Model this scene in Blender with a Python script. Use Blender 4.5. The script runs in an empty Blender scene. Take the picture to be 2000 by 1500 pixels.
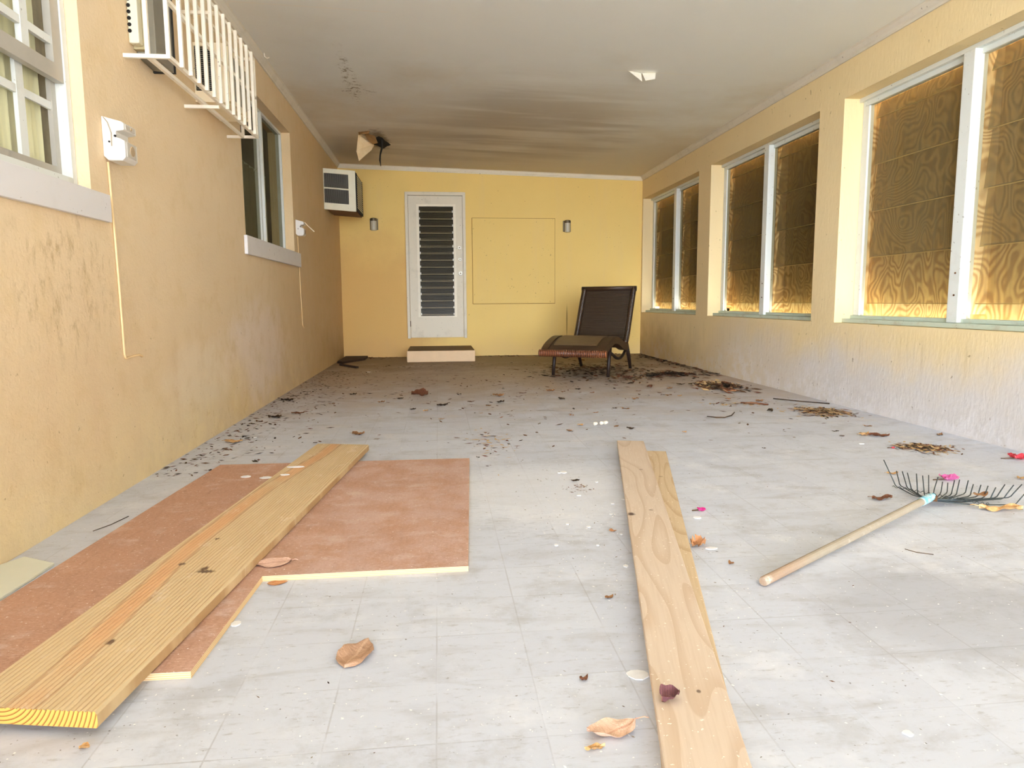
import bpy, bmesh, math, random
from mathutils import Vector, Matrix
random.seed(7)
SC = bpy.context.scene
COL = SC.collection
PI = math.pi

# ------------------------------------------------------------------ room dimensions (metres)
XL, XR, YB = -1.3226, 2.9531, 9.9325          # left wall, right wall, back wall
YO = -1.4                                       # open end of the carport
ZL, ZR = 2.5954, 2.4738                         # underside of the coving at left / right wall
def zc(x, y=0): return ZL + (ZR - ZL) * (x - XL) / (XR - XL)
COVE = 0.055

# ------------------------------------------------------------------ tagging helpers
def tag(o, label=None, cat=None, group=None, kind=None):
    if label: o['label'] = label
    if cat: o['category'] = cat
    if group: o['group'] = group
    if kind: o['kind'] = kind
    return o
def thing(name, label, cat, loc=(0, 0, 0), rotz=0, group=None):
    o = bpy.data.objects.new(name, None); COL.objects.link(o)
    o.empty_display_size = 0.1
    o.location = loc; o.rotation_euler = (0, 0, rotz)
    return tag(o, label, cat, group)

# ------------------------------------------------------------------ mesh builder
class MB:
    def __init__(s): s.v = []; s.f = []; s.m = []; s.mi = 0
    def quad(s, *p):
        b = len(s.v); s.v += [tuple(q) for q in p]; s.f.append(tuple(range(b, b + len(p)))); s.m.append(s.mi); return s
    def hexa(s, p):                       # 8 points: bottom ring 0-3, top ring 4-7 (ccw from above)
        b = len(s.v); s.v += [tuple(q) for q in p]
        for f in ((3, 2, 1, 0), (4, 5, 6, 7), (0, 1, 5, 4), (1, 2, 6, 5), (2, 3, 7, 6), (3, 0, 4, 7)):
            s.f.append(tuple(b + i for i in f)); s.m.append(s.mi)
        return s
    def box(s, x0, x1, y0, y1, z0, z1):
        return s.hexa([(x0, y0, z0), (x1, y0, z0), (x1, y1, z0), (x0, y1, z0), (x0, y0, z1), (x1, y0, z1), (x1, y1, z1), (x0, y1, z1)])
    def bar(s, a, b, w, h=None, up=(0, 0, 1)):   # square bar from a to b
        a = Vector(a); b = Vector(b); h = h or w; d = (b - a).normalized(); u = Vector(up)
        if abs(d.dot(u)) > .95: u = Vector((1, 0, 0))
        r = d.cross(u).normalized() * w / 2; t = r.normalized().cross(d).normalized() * h / 2
        return s.hexa([a - r - t, a + r - t, b + r - t, b - r - t, a - r + t, a + r + t, b + r + t, b - r + t])
    def tube(s, pts, r, n=8, cap=True):
        pts = [Vector(p) for p in pts]; b = len(s.v); k = len(pts)
        rs = r if isinstance(r, (list, tuple)) else [r] * k
        prev = None
        for i, p in enumerate(pts):
            d = (pts[min(i + 1, k - 1)] - pts[max(i - 1, 0)]).normalized()
            if prev is None:
                u = Vector((0, 0, 1)) if abs(d.z) < .9 else Vector((1, 0, 0))
                u = (u - d * u.dot(d)).normalized()
            else:
                u = (prev - d * prev.dot(d)).normalized()
            prev = u; w = d.cross(u)
            for j in range(n):
                a = 2 * PI * j / n
                s.v.append(tuple(p + (u * math.cos(a) + w * math.sin(a)) * rs[i]))
        for i in range(k - 1):
            for j in range(n):
                j2 = (j + 1) % n
                s.f.append((b + i * n + j, b + i * n + j2, b + (i + 1) * n + j2, b + (i + 1) * n + j)); s.m.append(s.mi)
        if cap:
            s.f.append(tuple(b + j for j in reversed(range(n)))); s.m.append(s.mi)
            s.f.append(tuple(b + (k - 1) * n + j for j in range(n))); s.m.append(s.mi)
        return s
    def prism(s, poly, z0, z1):           # ccw polygon in xy
        b = len(s.v); n = len(poly)
        s.v += [(p[0], p[1], z0) for p in poly] + [(p[0], p[1], z1) for p in poly]
        s.f.append(tuple(b + i for i in reversed(range(n)))); s.m.append(s.mi)
        s.f.append(tuple(b + n + i for i in range(n))); s.m.append(s.mi)
        for i in range(n):
            j = (i + 1) % n
            s.f.append((b + i, b + j, b + n + j, b + n + i)); s.m.append(s.mi)
        return s
    def loft(s, A, B):                    # two matching polygons -> closed solid
        b = len(s.v); n = len(A); s.v += [tuple(p) for p in A] + [tuple(p) for p in B]
        s.f.append(tuple(b + i for i in reversed(range(n)))); s.m.append(s.mi)
        s.f.append(tuple(b + n + i for i in range(n))); s.m.append(s.mi)
        for i in range(n):
            j = (i + 1) % n
            s.f.append((b + i, b + j, b + n + j, b + n + i)); s.m.append(s.mi)
        return s
    def grid(s, fn, nu, nv):              # open surface fn(u,v) u,v in 0..1
        b = len(s.v)
        for j in range(nv + 1):
            for i in range(nu + 1): s.v.append(tuple(fn(i / nu, j / nv)))
        for j in range(nv):
            for i in range(nu):
                a = b + j * (nu + 1) + i
                s.f.append((a, a + 1, a + nu + 2, a + nu + 1)); s.m.append(s.mi)
        return s

def build(name, mb, mats, parent=None, smooth=False, bevel=0, origin=None, local=False):
    me = bpy.data.meshes.new(name)
    off = Vector((0, 0, 0))
    if parent is not None and not local:
        p = parent
        while p is not None: off += p.location; p = p.parent
    if origin is not None: off = Vector(origin)
    me.from_pydata([tuple(Vector(q) - off) for q in mb.v], [], mb.f)
    if not isinstance(mats, (list, tuple)): mats = [mats]
    for m in mats: me.materials.append(m)
    if len(mats) > 1:
        for p, i in zip(me.polygons, mb.m): p.material_index = i
    bm = bmesh.new(); bm.from_mesh(me)
    bmesh.ops.remove_doubles(bm, verts=bm.verts, dist=1e-6)
    bmesh.ops.recalc_face_normals(bm, faces=bm.faces)
    if bevel:
        ed = [e for e in bm.edges if len(e.link_faces) == 2 and e.calc_face_angle(0) > .6]
        bmesh.ops.bevel(bm, geom=ed, offset=bevel, segments=2, profile=.6, affect='EDGES', clamp_overlap=True)
    bm.to_mesh(me); bm.free()
    if smooth:
        for p in me.polygons: p.use_smooth = True
    o = bpy.data.objects.new(name, me); COL.objects.link(o)
    if parent is not None: o.parent = parent
    if origin is not None: o.location = origin
    return o
def struct(name, mb, mats, **k):
    o = build(name, mb, mats, **k); o['kind'] = 'structure'; return o

# ------------------------------------------------------------------ material helper
def s2l(c): return tuple(((x / 255) / 12.92 if x <= 10.3 else ((x / 255 + .055) / 1.055) ** 2.4) for x in c)
class NT:
    def __init__(s, name, rough=.8, metallic=0, spec=.3):
        s.mat = bpy.data.materials.new(name); s.mat.use_nodes = True
        s.t = s.mat.node_tree; s.t.nodes.clear()
        s.out = s.t.nodes.new('ShaderNodeOutputMaterial')
        s.b = s.t.nodes.new('ShaderNodeBsdfPrincipled')
        s.b.inputs['Roughness'].default_value = rough; s.b.inputs['Metallic'].default_value = metallic
        s.b.inputs['Specular IOR Level'].default_value = spec
        s.t.links.new(s.b.outputs[0], s.out.inputs[0])
    def L(s, a, b):
        s.t.links.new(a, b)
    def setin(s, sock, v):
        if hasattr(v, 'is_output'): s.L(v, sock)
        elif isinstance(v, (tuple, list)) and len(v) == 3 and sock.type == 'RGBA': sock.default_value = (*v, 1)
        else: sock.default_value = v
    def pos(s): return s.t.nodes.new('ShaderNodeNewGeometry').outputs['Position']
    def obj(s): return s.t.nodes.new('ShaderNodeTexCoord').outputs['Object']
    def gen(s): return s.t.nodes.new('ShaderNodeTexCoord').outputs['Generated']
    def map(s, vec, scale=(1, 1, 1), rot=(0, 0, 0), loc=(0, 0, 0)):
        n = s.t.nodes.new('ShaderNodeMapping'); s.L(vec, n.inputs[0])
        n.inputs['Scale'].default_value = scale; n.inputs['Rotation'].default_value = rot; n.inputs['Location'].default_value = loc
        return n.outputs[0]
    def noise(s, vec, scale=5, detail=4, rough=.55, dist=0):
        n = s.t.nodes.new('ShaderNodeTexNoise'); s.L(vec, n.inputs['Vector'])
        n.inputs['Scale'].default_value = scale; n.inputs['Detail'].default_value = detail
        n.inputs['Roughness'].default_value = rough; n.inputs['Distortion'].default_value = dist
        return n.outputs[0]
    def vor(s, vec, scale=5, feature='F1', rnd=1):
        n = s.t.nodes.new('ShaderNodeTexVoronoi'); n.feature = feature; s.L(vec, n.inputs['Vector'])
        n.inputs['Scale'].default_value = scale; n.inputs['Randomness'].default_value = rnd
        return n.outputs[0]
    def xyz(s, vec):
        n = s.t.nodes.new('ShaderNodeSeparateXYZ'); s.L(vec, n.inputs[0]); return n.outputs
    def comb(s, x, y, z):
        n = s.t.nodes.new('ShaderNodeCombineXYZ')
        for i, v in enumerate((x, y, z)): s.setin(n.inputs[i], v)
        return n.outputs[0]
    def math(s, op, a, b=0, c=0, clamp=False):
        n = s.t.nodes.new('ShaderNodeMath'); n.operation = op; n.use_clamp = clamp
        s.setin(n.inputs[0], a); s.setin(n.inputs[1], b); s.setin(n.inputs[2], c); return n.outputs[0]
    def rng(s, v, a, b, c=0., d=1., smooth=True):
        n = s.t.nodes.new('ShaderNodeMapRange'); n.interpolation_type = 'SMOOTHSTEP' if smooth else 'LINEAR'
        s.setin(n.inputs[0], v); n.inputs[1].default_value = a; n.inputs[2].default_value = b
        n.inputs[3].default_value = c; n.inputs[4].default_value = d; return n.outputs[0]
    def mul(s, *a):
        r = a[0]
        for x in a[1:]: r = s.math('MULTIPLY', r, x)
        return r
    def mix(s, f, a, b):
        n = s.t.nodes.new('ShaderNodeMix'); n.data_type = 'RGBA'
        s.setin(n.inputs[0], f); s.setin(n.inputs[6], a); s.setin(n.inputs[7], b); return n.outputs[2]
    def bump(s, h, strength=.3, dist=.01):
        n = s.t.nodes.new('ShaderNodeBump'); n.inputs['Strength'].default_value = strength; n.inputs['Distance'].default_value = dist
        s.L(h, n.inputs['Height']); s.L(n.outputs[0], s.b.inputs['Normal'])
    def color(s, c): s.setin(s.b.inputs['Base Color'], c); return s
    def blob(s, p, cx, cy, cz, rx, ry, rz, amt=.5, nz=None):   # soft stain of its own shape: 1 inside, noisy rim
        q = s.map(p, scale=(1 / rx, 1 / ry, 1 / rz), loc=(-cx / rx, -cy / ry, -cz / rz))
        n = s.t.nodes.new('ShaderNodeVectorMath'); n.operation = 'LENGTH'; s.L(q, n.inputs[0])
        d = n.outputs['Value']
        if nz is not None: d = s.math('ADD', d, s.math('MULTIPLY', s.math('SUBTRACT', nz, .5), amt * 4))
        return s.rng(d, 1.15, .45)
def simple(name, rgb, rough=.6, metallic=0, spec=.3, var=.12, scale=12, bump=0):
    m = NT(name, rough, metallic, spec); c = s2l(rgb)
    n = m.noise(m.obj(), scale, 5)
    m.color(m.mix(n, tuple(x * (1 - var) for x in c), tuple(min(1, x * (1 + var)) for x in c)))
    if bump: m.bump(m.noise(m.obj(), scale * 6, 3), bump, .004)
    return m.mat

BCK_A, BCK_B = s2l((229, 200, 126)), s2l((221, 190, 114))
LFT_A, LFT_B = s2l((220, 199, 164)), s2l((212, 188, 153))
YEL_A, YEL_B = s2l((228, 208, 164)), s2l((220, 198, 150))
def wall_mat(name, side):
    m = NT(name, .85, spec=.15); p = m.pos(); x, y, z = m.xyz(p)
    n1 = m.noise(p, 1.3, 6, .6); n2 = m.noise(p, 7, 5, .6)
    st = m.noise(m.map(p, (5, 5, .5)), 1.6, 5, .6)
    c = m.mix(n1, *{'back': (BCK_A, BCK_B), 'left': (LFT_A, LFT_B), 'right': (YEL_A, YEL_B)}[side])
    c = m.mix(m.rng(st, .5, .8, 0, .16), c, s2l((210, 184, 146)))
    low = m.math('ADD', z, m.math('MULTIPLY', m.math('SUBTRACT', n1, .5), .9))
    if side == 'left':
        c = m.mix(m.mul(m.rng(low, .62, .1), m.rng(y, 5.2, 3.6), .6), c, s2l((226, 207, 166)))
        c = m.mix(m.mul(m.rng(low, .35, .02), m.rng(m.noise(p, 4, 6, .7), .45, .62), .45), c, s2l((236, 216, 166)))
        c = m.mix(m.mul(m.blob(p, XL, 5.35, .42, 3, 1.0, .38, .3, n2), .8), c, s2l((226, 208, 190)))
        c = m.mix(m.mul(m.blob(p, XL, 4.0, .38, 3, .5, .22, .3, n2), .5), c, s2l((226, 210, 184)))
        c = m.mix(m.mul(m.blob(p, XL, 4.75, .2, 3, .3, .25, .3, n2), .45), c, s2l((214, 186, 126)))
        c = m.mix(m.rng(n2, .48, .72, 0, .30), c, s2l((200, 172, 124)))
        c = m.mix(m.mul(m.rng(m.noise(p, 3.4, 7, .7), .50, .68), m.rng(low, 1.1, .2), .30), c, s2l((232, 214, 180)))
        c = m.mix(m.mul(m.rng(m.noise(p, 11, 6, .75), .58, .70), m.rng(low, .55, .15), .45), c, s2l((196, 166, 112)))
        # brown mildew flecks under the near sill
        fl = m.rng(m.noise(m.map(p, (1, 1, .5)), 24, 5, .65), .48, .72)
        c = m.mix(m.mul(fl, m.blob(p, XL, 2.68, .86, 3, .42, .30, .35, n2), .55), c, s2l((140, 108, 62)))
        c = m.mix(m.mul(m.rng(m.noise(p, 38, 2), .70, .76), m.rng(z, 1.3, .2), .5), c, s2l((120, 92, 55)))
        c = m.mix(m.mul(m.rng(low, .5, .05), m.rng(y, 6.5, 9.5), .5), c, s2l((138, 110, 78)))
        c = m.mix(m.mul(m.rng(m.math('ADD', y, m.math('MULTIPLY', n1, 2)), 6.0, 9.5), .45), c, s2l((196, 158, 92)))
        c = m.mix(m.mul(m.rng(low, 1.3, .7), m.rng(st, .48, .68), .14), c, s2l((208, 180, 150)))
        h = m.math('ADD', m.noise(p, 70, 4, .6), m.math('MULTIPLY', m.rng(low, .5, .05), m.noise(p, 18, 5, .7)))
        m.color(c); m.bump(h, .42, .007)
    elif side == 'right':
        c = m.mix(m.mul(m.rng(low, .66, .18), m.rng(y, 8.6, 4.2), .8), c, s2l((203, 203, 208)))  # whitish wear low on the near wall, cool daylight mixed into the tint
        c = m.mix(m.mul(m.rng(low, .3, .0), m.rng(m.noise(p, 9, 6, .7), .42, .6), .5), c, s2l((228, 226, 228)))
        c = m.mix(m.mul(m.rng(z, .60, .38), m.rng(m.noise(m.map(p, (14, 14, .7)), 2, 4), .5, .76), m.rng(z, .2, .5), .3), c, s2l((150, 128, 88)))
        c = m.mix(m.mul(m.rng(m.noise(m.map(p, (1, 1, .6)), 34, 2), .71, .76), .6), c, s2l((110, 88, 60)))
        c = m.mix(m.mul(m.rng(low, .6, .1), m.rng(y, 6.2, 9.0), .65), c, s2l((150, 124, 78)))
        h = m.math('ADD', m.noise(m.map(p, (1, 1, .35)), 45, 4, .6), m.math('MULTIPLY', m.rng(low, .4, 0), m.noise(p, 22, 5, .7)))
        m.color(c); m.bump(h, .4, .005)
    else:
        c = m.mix(m.mul(m.rng(m.noise(p, 30, 2), .70, .75), .6), c, s2l((140, 110, 70)))
        c = m.mix(m.mul(m.blob(p, 1.86, YB, .47, .012, 3, .26, .1, n2), .7), c, s2l((120, 96, 50)))
        c = m.mix(m.mul(m.rng(low, .4, .0), .3), c, s2l((196, 166, 124)))
        c = m.mix(m.mul(m.blob(p, -1.1, YB, .5, 1.3, 3, 1.5, .3, n1), .55), c, s2l((188, 142, 88)))  # lower-left brown grime, with the dimmer light there painted in
        m.color(c); m.bump(m.noise(p, 60, 3, .6), .2, .004)
    return m.mat

def floor_mat():
    m = NT('floor_tile', .55, spec=.3); p = m.pos(); x, y, z = m.xyz(p)
    T = .2
    def saw(v, o): return m.math('FRACT', m.math('DIVIDE', m.math('SUBTRACT', v, o), T))
    def line(v, o): return m.math('ABSOLUTE', m.math('SUBTRACT', saw(v, o), .5))
    lx = line(x, -.016); ly = line(y, 1.558)
    j = m.math('MAXIMUM', m.rng(lx, .488, .497), m.rng(ly, .488, .497))
    cell = m.comb(m.math('FLOOR', m.math('DIVIDE', m.math('SUBTRACT', x, -.016), T)), m.math('FLOOR', m.math('DIVIDE', m.math('SUBTRACT', y, 1.558), T)), 0)
    wn = m.t.nodes.new('ShaderNodeTexWhiteNoise'); m.L(cell, wn.inputs[0])
    c = m.mix(wn.outputs[0], s2l((202, 206, 216)), s2l((209, 213, 222)))
    marb = m.noise(m.map(p, (2.2, 7, 1), rot=(0, 0, .25)), 1.6, 7, .65, .6)
    c = m.mix(m.rng(marb, .48, .72, 0, .5), c, s2l((172, 171, 172)))
    c = m.mix(m.rng(m.noise(m.map(p, (1, 1, 1), loc=(3, 7, 0)), 4.5, 8, .72), .50, .66, 0, .34), c, s2l((160, 158, 156)))
    dust = m.noise(p, 2.3, 7, .68)
    c = m.mix(m.rng(dust, .52, .68, 0, .6), c, s2l((228, 230, 235)))
    fine = m.noise(m.map(p, (3, 9, 1)), 9, 6, .7)
    c = m.mix(m.rng(fine, .54, .72, 0, .5), c, s2l((150, 147, 144)))
    # joints worn away in patches
    c = m.mix(m.mul(j, m.rng(m.noise(p, 3.1, 4), .40, .58), .45), c, s2l((158, 156, 158)))
    # grey grime, right foreground
    c = m.mix(m.mul(m.blob(p, 1.35, 1.55, 0, .42, .35, 5, .35, dust), .45), c, s2l((140, 140, 146)))
    # plaster dust beside the pine boards
    c = m.mix(m.mul(m.blob(p, .45, 2.75, 0, .5, .55, 5, .3, fine), .6), c, s2l((232, 234, 238)))
    # brown dirt washed to the back of the slab
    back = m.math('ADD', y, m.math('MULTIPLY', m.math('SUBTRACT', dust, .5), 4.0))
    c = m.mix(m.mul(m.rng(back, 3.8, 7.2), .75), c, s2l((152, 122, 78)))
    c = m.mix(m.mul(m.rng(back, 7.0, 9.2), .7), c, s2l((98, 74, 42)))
    # tide marks of a dried puddle in front of the step
    tide = m.noise(m.map(p, (1, 1.2, 1)), 1.7, 2, .5)
    rings = m.math('ABSOLUTE', m.math('SUBTRACT', m.math('FRACT', m.math('MULTIPLY', tide, 7)), .5))
    c = m.mix(m.mul(m.rng(rings, .44, .5), m.blob(p, .2, 8.45, 0, 1.0, .5, 5, .2, dust), .85), c, s2l((52, 38, 20)))
    # grit
    c = m.mix(m.mul(m.rng(m.noise(p, 95, 2, .5), .69, .73), m.rng(m.noise(p, 2.2, 3), .42, .6), .75), c, s2l((92, 82, 70)))
    c = m.mix(m.mul(m.rng(m.noise(m.map(p, (1, 1, 1), loc=(5, 2, 0)), 80, 2, .5), .70, .74), .8), c, s2l((250, 250, 248)))
    m.color(c)
    m.b.inputs['Roughness'].default_value = .6
    m.bump(m.math('SUBTRACT', m.noise(p, 40, 4), m.math('MULTIPLY', j, .6)), .12, .004)
    return m.mat

def ceiling_mat():
    m = NT('ceiling_board', .9, spec=.1); p = m.pos(); x, y, z = m.xyz(p)
    n1 = m.noise(p, 1.1, 5, .6); band = m.noise(m.map(p, (.35, 2.3, 1)), 1.5, 4, .55)
    c = m.mix(n1, s2l((236, 236, 231)), s2l((227, 226, 219)))
    blotch = m.mul(m.blob(p, 1.05, 7.6, 2.5, 1.25, 1.9, 9, .22, n1), m.rng(band, .36, .62))
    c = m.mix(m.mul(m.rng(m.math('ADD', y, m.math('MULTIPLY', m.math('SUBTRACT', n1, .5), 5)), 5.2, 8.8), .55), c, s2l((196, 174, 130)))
    c = m.mix(m.mul(blotch, .5), c, s2l((150, 128, 92)))
    c = m.mix(m.mul(m.blob(p, -.3, 8.6, 2.5, .9, 1.3, 9, .2, n1), m.rng(band, .40, .64), .3), c, s2l((156, 138, 110)))
    c = m.mix(m.mul(m.blob(p, -1.0, 8.9, 2.5, .3, .8, 9, .2, n1), .3), c, s2l((136, 114, 84)))
    # mildew trail left of centre
    tr = m.mul(m.blob(p, -.69, 6.2, 2.5, .07, .8, 9, .3, m.noise(p, 9, 4)), m.rng(m.noise(p, 26, 4, .7), .5, .62))
    c = m.mix(m.mul(tr, .75), c, s2l((118, 98, 58)))
    tr2 = m.mul(m.blob(p, -.70, 6.5, 2.5, .2, .12, 9, .3, m.noise(p, 9, 4)), m.rng(m.noise(p, 26, 4, .7), .5, .62))
    c = m.mix(m.mul(tr2, .6), c, s2l((118, 98, 58)))
    # soot round the hole by the back wall
    c = m.mix(m.mul(m.blob(p, -.64, 8.35, 2.5, .13, .5, 9, .3, m.noise(p, 12, 4)), .75), c, s2l((84, 62, 36)))
    # board joints
    for yy, x0, x1 in ((4.75, -1.3, -.25), (7.6, -1.3, -.75), (5.58, 1.3, 2.2)):
        ln = m.rng(m.math('ABSOLUTE', m.math('SUBTRACT', m.math('ADD', y, m.math('MULTIPLY', n1, .03)), yy)), .014, .004)
        c = m.mix(m.mul(ln, m.rng(x, x0, x0 + .05), m.rng(x, x1, x1 - .05), .4), c, s2l((236, 228, 212)))
    m.color(c); m.bump(m.noise(p, 50, 3), .12, .004)
    return m.mat

def paint_white(name, rgb, dirt=.35, rough=.55):
    m = NT(name, rough, spec=.35); p = m.pos()
    n = m.noise(p, 6, 6, .65)
    c = m.mix(m.rng(n, .5, .75, 0, dirt), s2l(rgb), s2l((168, 160, 138)))
    c = m.mix(m.mul(m.rng(m.noise(p, 45, 2), .70, .75), .6), c, s2l((110, 92, 66)))
    m.color(c); m.bump(m.noise(p, 60, 3), .1, .003); return m.mat

MAT = {}
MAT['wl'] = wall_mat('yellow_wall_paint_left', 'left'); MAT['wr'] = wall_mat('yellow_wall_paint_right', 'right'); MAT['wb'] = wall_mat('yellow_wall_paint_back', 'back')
MAT['floor'] = floor_mat(); MAT['ceil'] = ceiling_mat()
MAT['trim'] = paint_white('coving_paint', (214, 206, 190), .3); MAT['trimw'] = paint_white('white_coving_paint', (236, 228, 206), .2)
MAT['door'] = paint_white('door_paint', (216, 207, 184), .35); MAT['frame'] = paint_white('window_frame_paint', (226, 230, 224), .15)
MAT['frameg'] = paint_white('weathered_sill_paint', (190, 202, 186), .75)
MAT['sill'] = paint_white('grey_sill_paint', (222, 219, 218), .12); MAT['iron'] = paint_white('white_iron_paint', (246, 238, 222), .15)
MAT['cream'] = paint_white('cream_enamel', (226, 222, 196), .2, .4); MAT['cream2'] = paint_white('cream_enamel_warm', (244, 232, 204), .2, .4)
MAT['plastic'] = paint_white('white_plastic', (222, 218, 210), .12, .35)
MAT['dark'] = simple('dark_recess', (30, 26, 20), .8); MAT['fins'] = simple('fin_metal', (132, 128, 116), .5, .2)
MAT['galv'] = simple('grey_sheet_metal', (118, 112, 98), .5, .4, var=.2, scale=6)
MAT['alum'] = simple('aluminium_frame', (176, 170, 158), .45, .35); MAT['alum_light'] = paint_white('pale_aluminium', (222, 224, 218), .25)
MAT['bronze'] = simple('bronze_lamp_metal', (84, 72, 52), .45, .5); MAT['chrome'] = simple('satin_chrome', (168, 163, 150), .45, .5)
MAT['frost'] = simple('frosted_lamp_glass', (176, 170, 150), .35); MAT['cable'] = simple('painted_cable', (236, 208, 158), .7)
MAT['rust'] = simple('rusty_nail', (92, 60, 34), .8)
MAT['blackhole'] = simple('black_void', (14, 11, 8), .95)

def blind_mat():
    m = NT('blind_vane', .7); p = m.pos()
    c = m.mix(m.noise(p, 3, 4), s2l((250, 244, 212)), s2l((240, 234, 200)))
    m.color(c); return m.mat
MAT['blind'] = blind_mat()

def glass_mat(name, tint, trans, dustc, rough=.15):
    m = NT(name, rough, spec=.5); p = m.pos()
    tr = m.t.nodes.new('ShaderNodeBsdfTransparent'); tr.inputs[0].default_value = (*tint, 1)
    st = m.noise(m.map(p, (10, 10, .8)), 2.2, 5, .65)
    m.color(m.mix(st, tuple(x * .7 for x in dustc), dustc))
    mx = m.t.nodes.new('ShaderNodeMixShader')
    m.setin(mx.inputs[0], m.rng(st, .3, .7, trans + .08, trans - .08, False))
    m.L(m.b.outputs[0], mx.inputs[1]); m.L(tr.outputs[0], mx.inputs[2]); m.L(mx.outputs[0], m.out.inputs[0])
    return m.mat
MAT['glass'] = glass_mat('clear_pane', (.97, .97, .93), .92, s2l((150, 150, 140)), .08)
MAT['screen'] = glass_mat('dusty_insect_screen', (.86, .83, .72), .72, s2l((150, 138, 102)), .6)
MAT['screen2'] = glass_mat('dimmed_insect_screen', (.72, .68, .54), .60, s2l((84, 74, 48)), .6)  # lesser light of the farther windows put into a darker screen tint
MAT['screenL'] = glass_mat('dark_insect_screen', (.7, .7, .6), .65, s2l((104, 100, 78)), .6)
MAT['slat'] = glass_mat('dusty_jalousie_glass', (.88, .84, .72), .74, s2l((150, 134, 96)), .3)
MAT['slat_bright'] = glass_mat('brightened_jalousie_glass', (.92, .89, .80), .90, s2l((150, 134, 96)), .3)  # bottom louvre made clearer, standing in for light leaking from below
MAT['slatedge'] = simple('jalousie_edge', (176, 150, 92), .4)

def sheath_mat():
    m = NT('weathered_plywood', .8, spec=.15); p = m.pos()
    n = m.noise(m.map(p, (1, 1.3, 1.0)), 2.1, 2, .5, .3)
    f = m.math('FRACT', m.math('MULTIPLY', n, 22))
    g = m.rng(m.math('ABSOLUTE', m.math('SUBTRACT', f, .5)), .05, .42)
    c = m.mix(g, s2l((172, 138, 90)), s2l((228, 202, 154)))
    c = m.mix(m.rng(m.noise(m.map(p, (12, 12, .4)), 3, 3), .5, .75, 0, .5), c, s2l((150, 118, 70)))
    m.color(c); return m.mat
MAT['sheath'] = sheath_mat()

def ply_mat():
    m = NT('red_brown_plywood', .7, spec=.2); p = m.pos()
    n = m.noise(p, 3.2, 6, .62); f = m.noise(m.map(p, (14, 3, 1)), 4, 5, .65)
    c = m.mix(n, s2l((180, 138, 112)), s2l((158, 122, 104)))
    c = m.mix(m.rng(f, .5, .7, 0, .35), c, s2l((130, 92, 70)))
    d = m.noise(m.map(p, (3, 5, 1)), 2.2, 7, .7)
    c = m.mix(m.rng(d, .50, .72, 0, .5), c, s2l((204, 186, 176)))
    x, y, z = m.xyz(p)
    c = m.mix(m.mul(m.rng(x, -.75, -.3), m.rng(m.noise(p, 5, 6, .7), .36, .66), .5), c, s2l((196, 172, 164)))
    c = m.mix(m.rng(m.noise(p, 120, 2), .68, .72, 0, .8), c, s2l((236, 230, 224)))
    fs = m.noise(m.map(p, (30, 60, 1)), 3, 5, .7)
    c = m.mix(m.rng(fs, .5, .66, 0, .4), c, s2l((118, 78, 56)))
    c = m.mix(m.rng(m.noise(m.map(p, (26, 60, 1), loc=(4, 1, 0)), 3, 5, .7), .52, .68, 0, .45), c, s2l((214, 186, 168)))
    m.color(c); m.bump(f, .08, .002); return m.mat
MAT['ply'] = ply_mat()
def plyedge_mat():
    m = NT('plywood_edge', .8); p = m.pos(); x, y, z = m.xyz(p)
    st = m.math('FRACT', m.math('MULTIPLY', z, 210))
    m.color(m.mix(m.rng(st, .42, .58), s2l((228, 204, 164)), s2l((208, 172, 120)))); return m.mat
MAT['plyedge'] = plyedge_mat()

def deck_mat(L):
    m = NT('ribbed_pine', .7, spec=.2); p = m.obj(); x, y, z = m.xyz(p)   # x across 0..w, y along 0..L
    ctr = m.math('ADD', m.math('SUBTRACT', .128, m.rng(y, -.1, 1.0, 0, .080)), m.rng(y, 1.3, 2.4, 0, .055))
    wob = m.math('MULTIPLY', m.math('SUBTRACT', m.noise(m.map(p, (0.3, .8, 1)), 1.3, 2), .5), .05)
    xx = m.math('ADD', m.math('SUBTRACT', x, ctr), wob)
    f = m.noise(m.map(p, (40, .8, 1)), 2.5, 5, .6)
    c = m.mix(f, s2l((208, 187, 150)), s2l((188, 161, 120)))
    heart = m.mul(m.rng(m.math('ABSOLUTE', xx), .034, .014), m.rng(m.noise(m.map(p, (1, .7, 1)), 2, 4), .3, .55))
    c = m.mix(m.mul(heart, .6), c, s2l((198, 142, 96)))
    edge = m.rng(m.math('ABSOLUTE', m.math('SUBTRACT', m.math('ABSOLUTE', xx), .03)), .006, .001)
    c = m.mix(m.mul(edge, .45), c, s2l((140, 92, 56)))
    q = m.noise(p, 30, 4)
    for kx, ky, rx, ry in ((.182, .635, .030, .013), (.170, .655, .012, .02), (.151, .239, .009, .014), (.090, .69, .010, .012), (.101, .9, .008, .010)):
        c = m.mix(m.mul(m.blob(p, kx, ky, 0, rx, ry, 5, .2, q), .9), c, s2l((74, 50, 36)))
    gr = m.math('ABSOLUTE', m.math('SUBTRACT', m.math('FRACT', m.math('MULTIPLY', x, 25 / .277)), .5))      # grooves darkened in the colour so the ribs show as shaded lines
    c = m.mix(m.mul(m.rng(gr, .36, .49), m.rng(m.noise(m.map(p, (8, 2, 1)), 3, 4), .3, .6), .6), c, s2l((142, 100, 52)))
    c = m.mix(m.rng(m.noise(m.map(p, (5, 3, 1)), 2.2, 6, .7), .56, .76, 0, .6), c, s2l((230, 216, 196)))
    m.color(c); return m.mat
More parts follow.
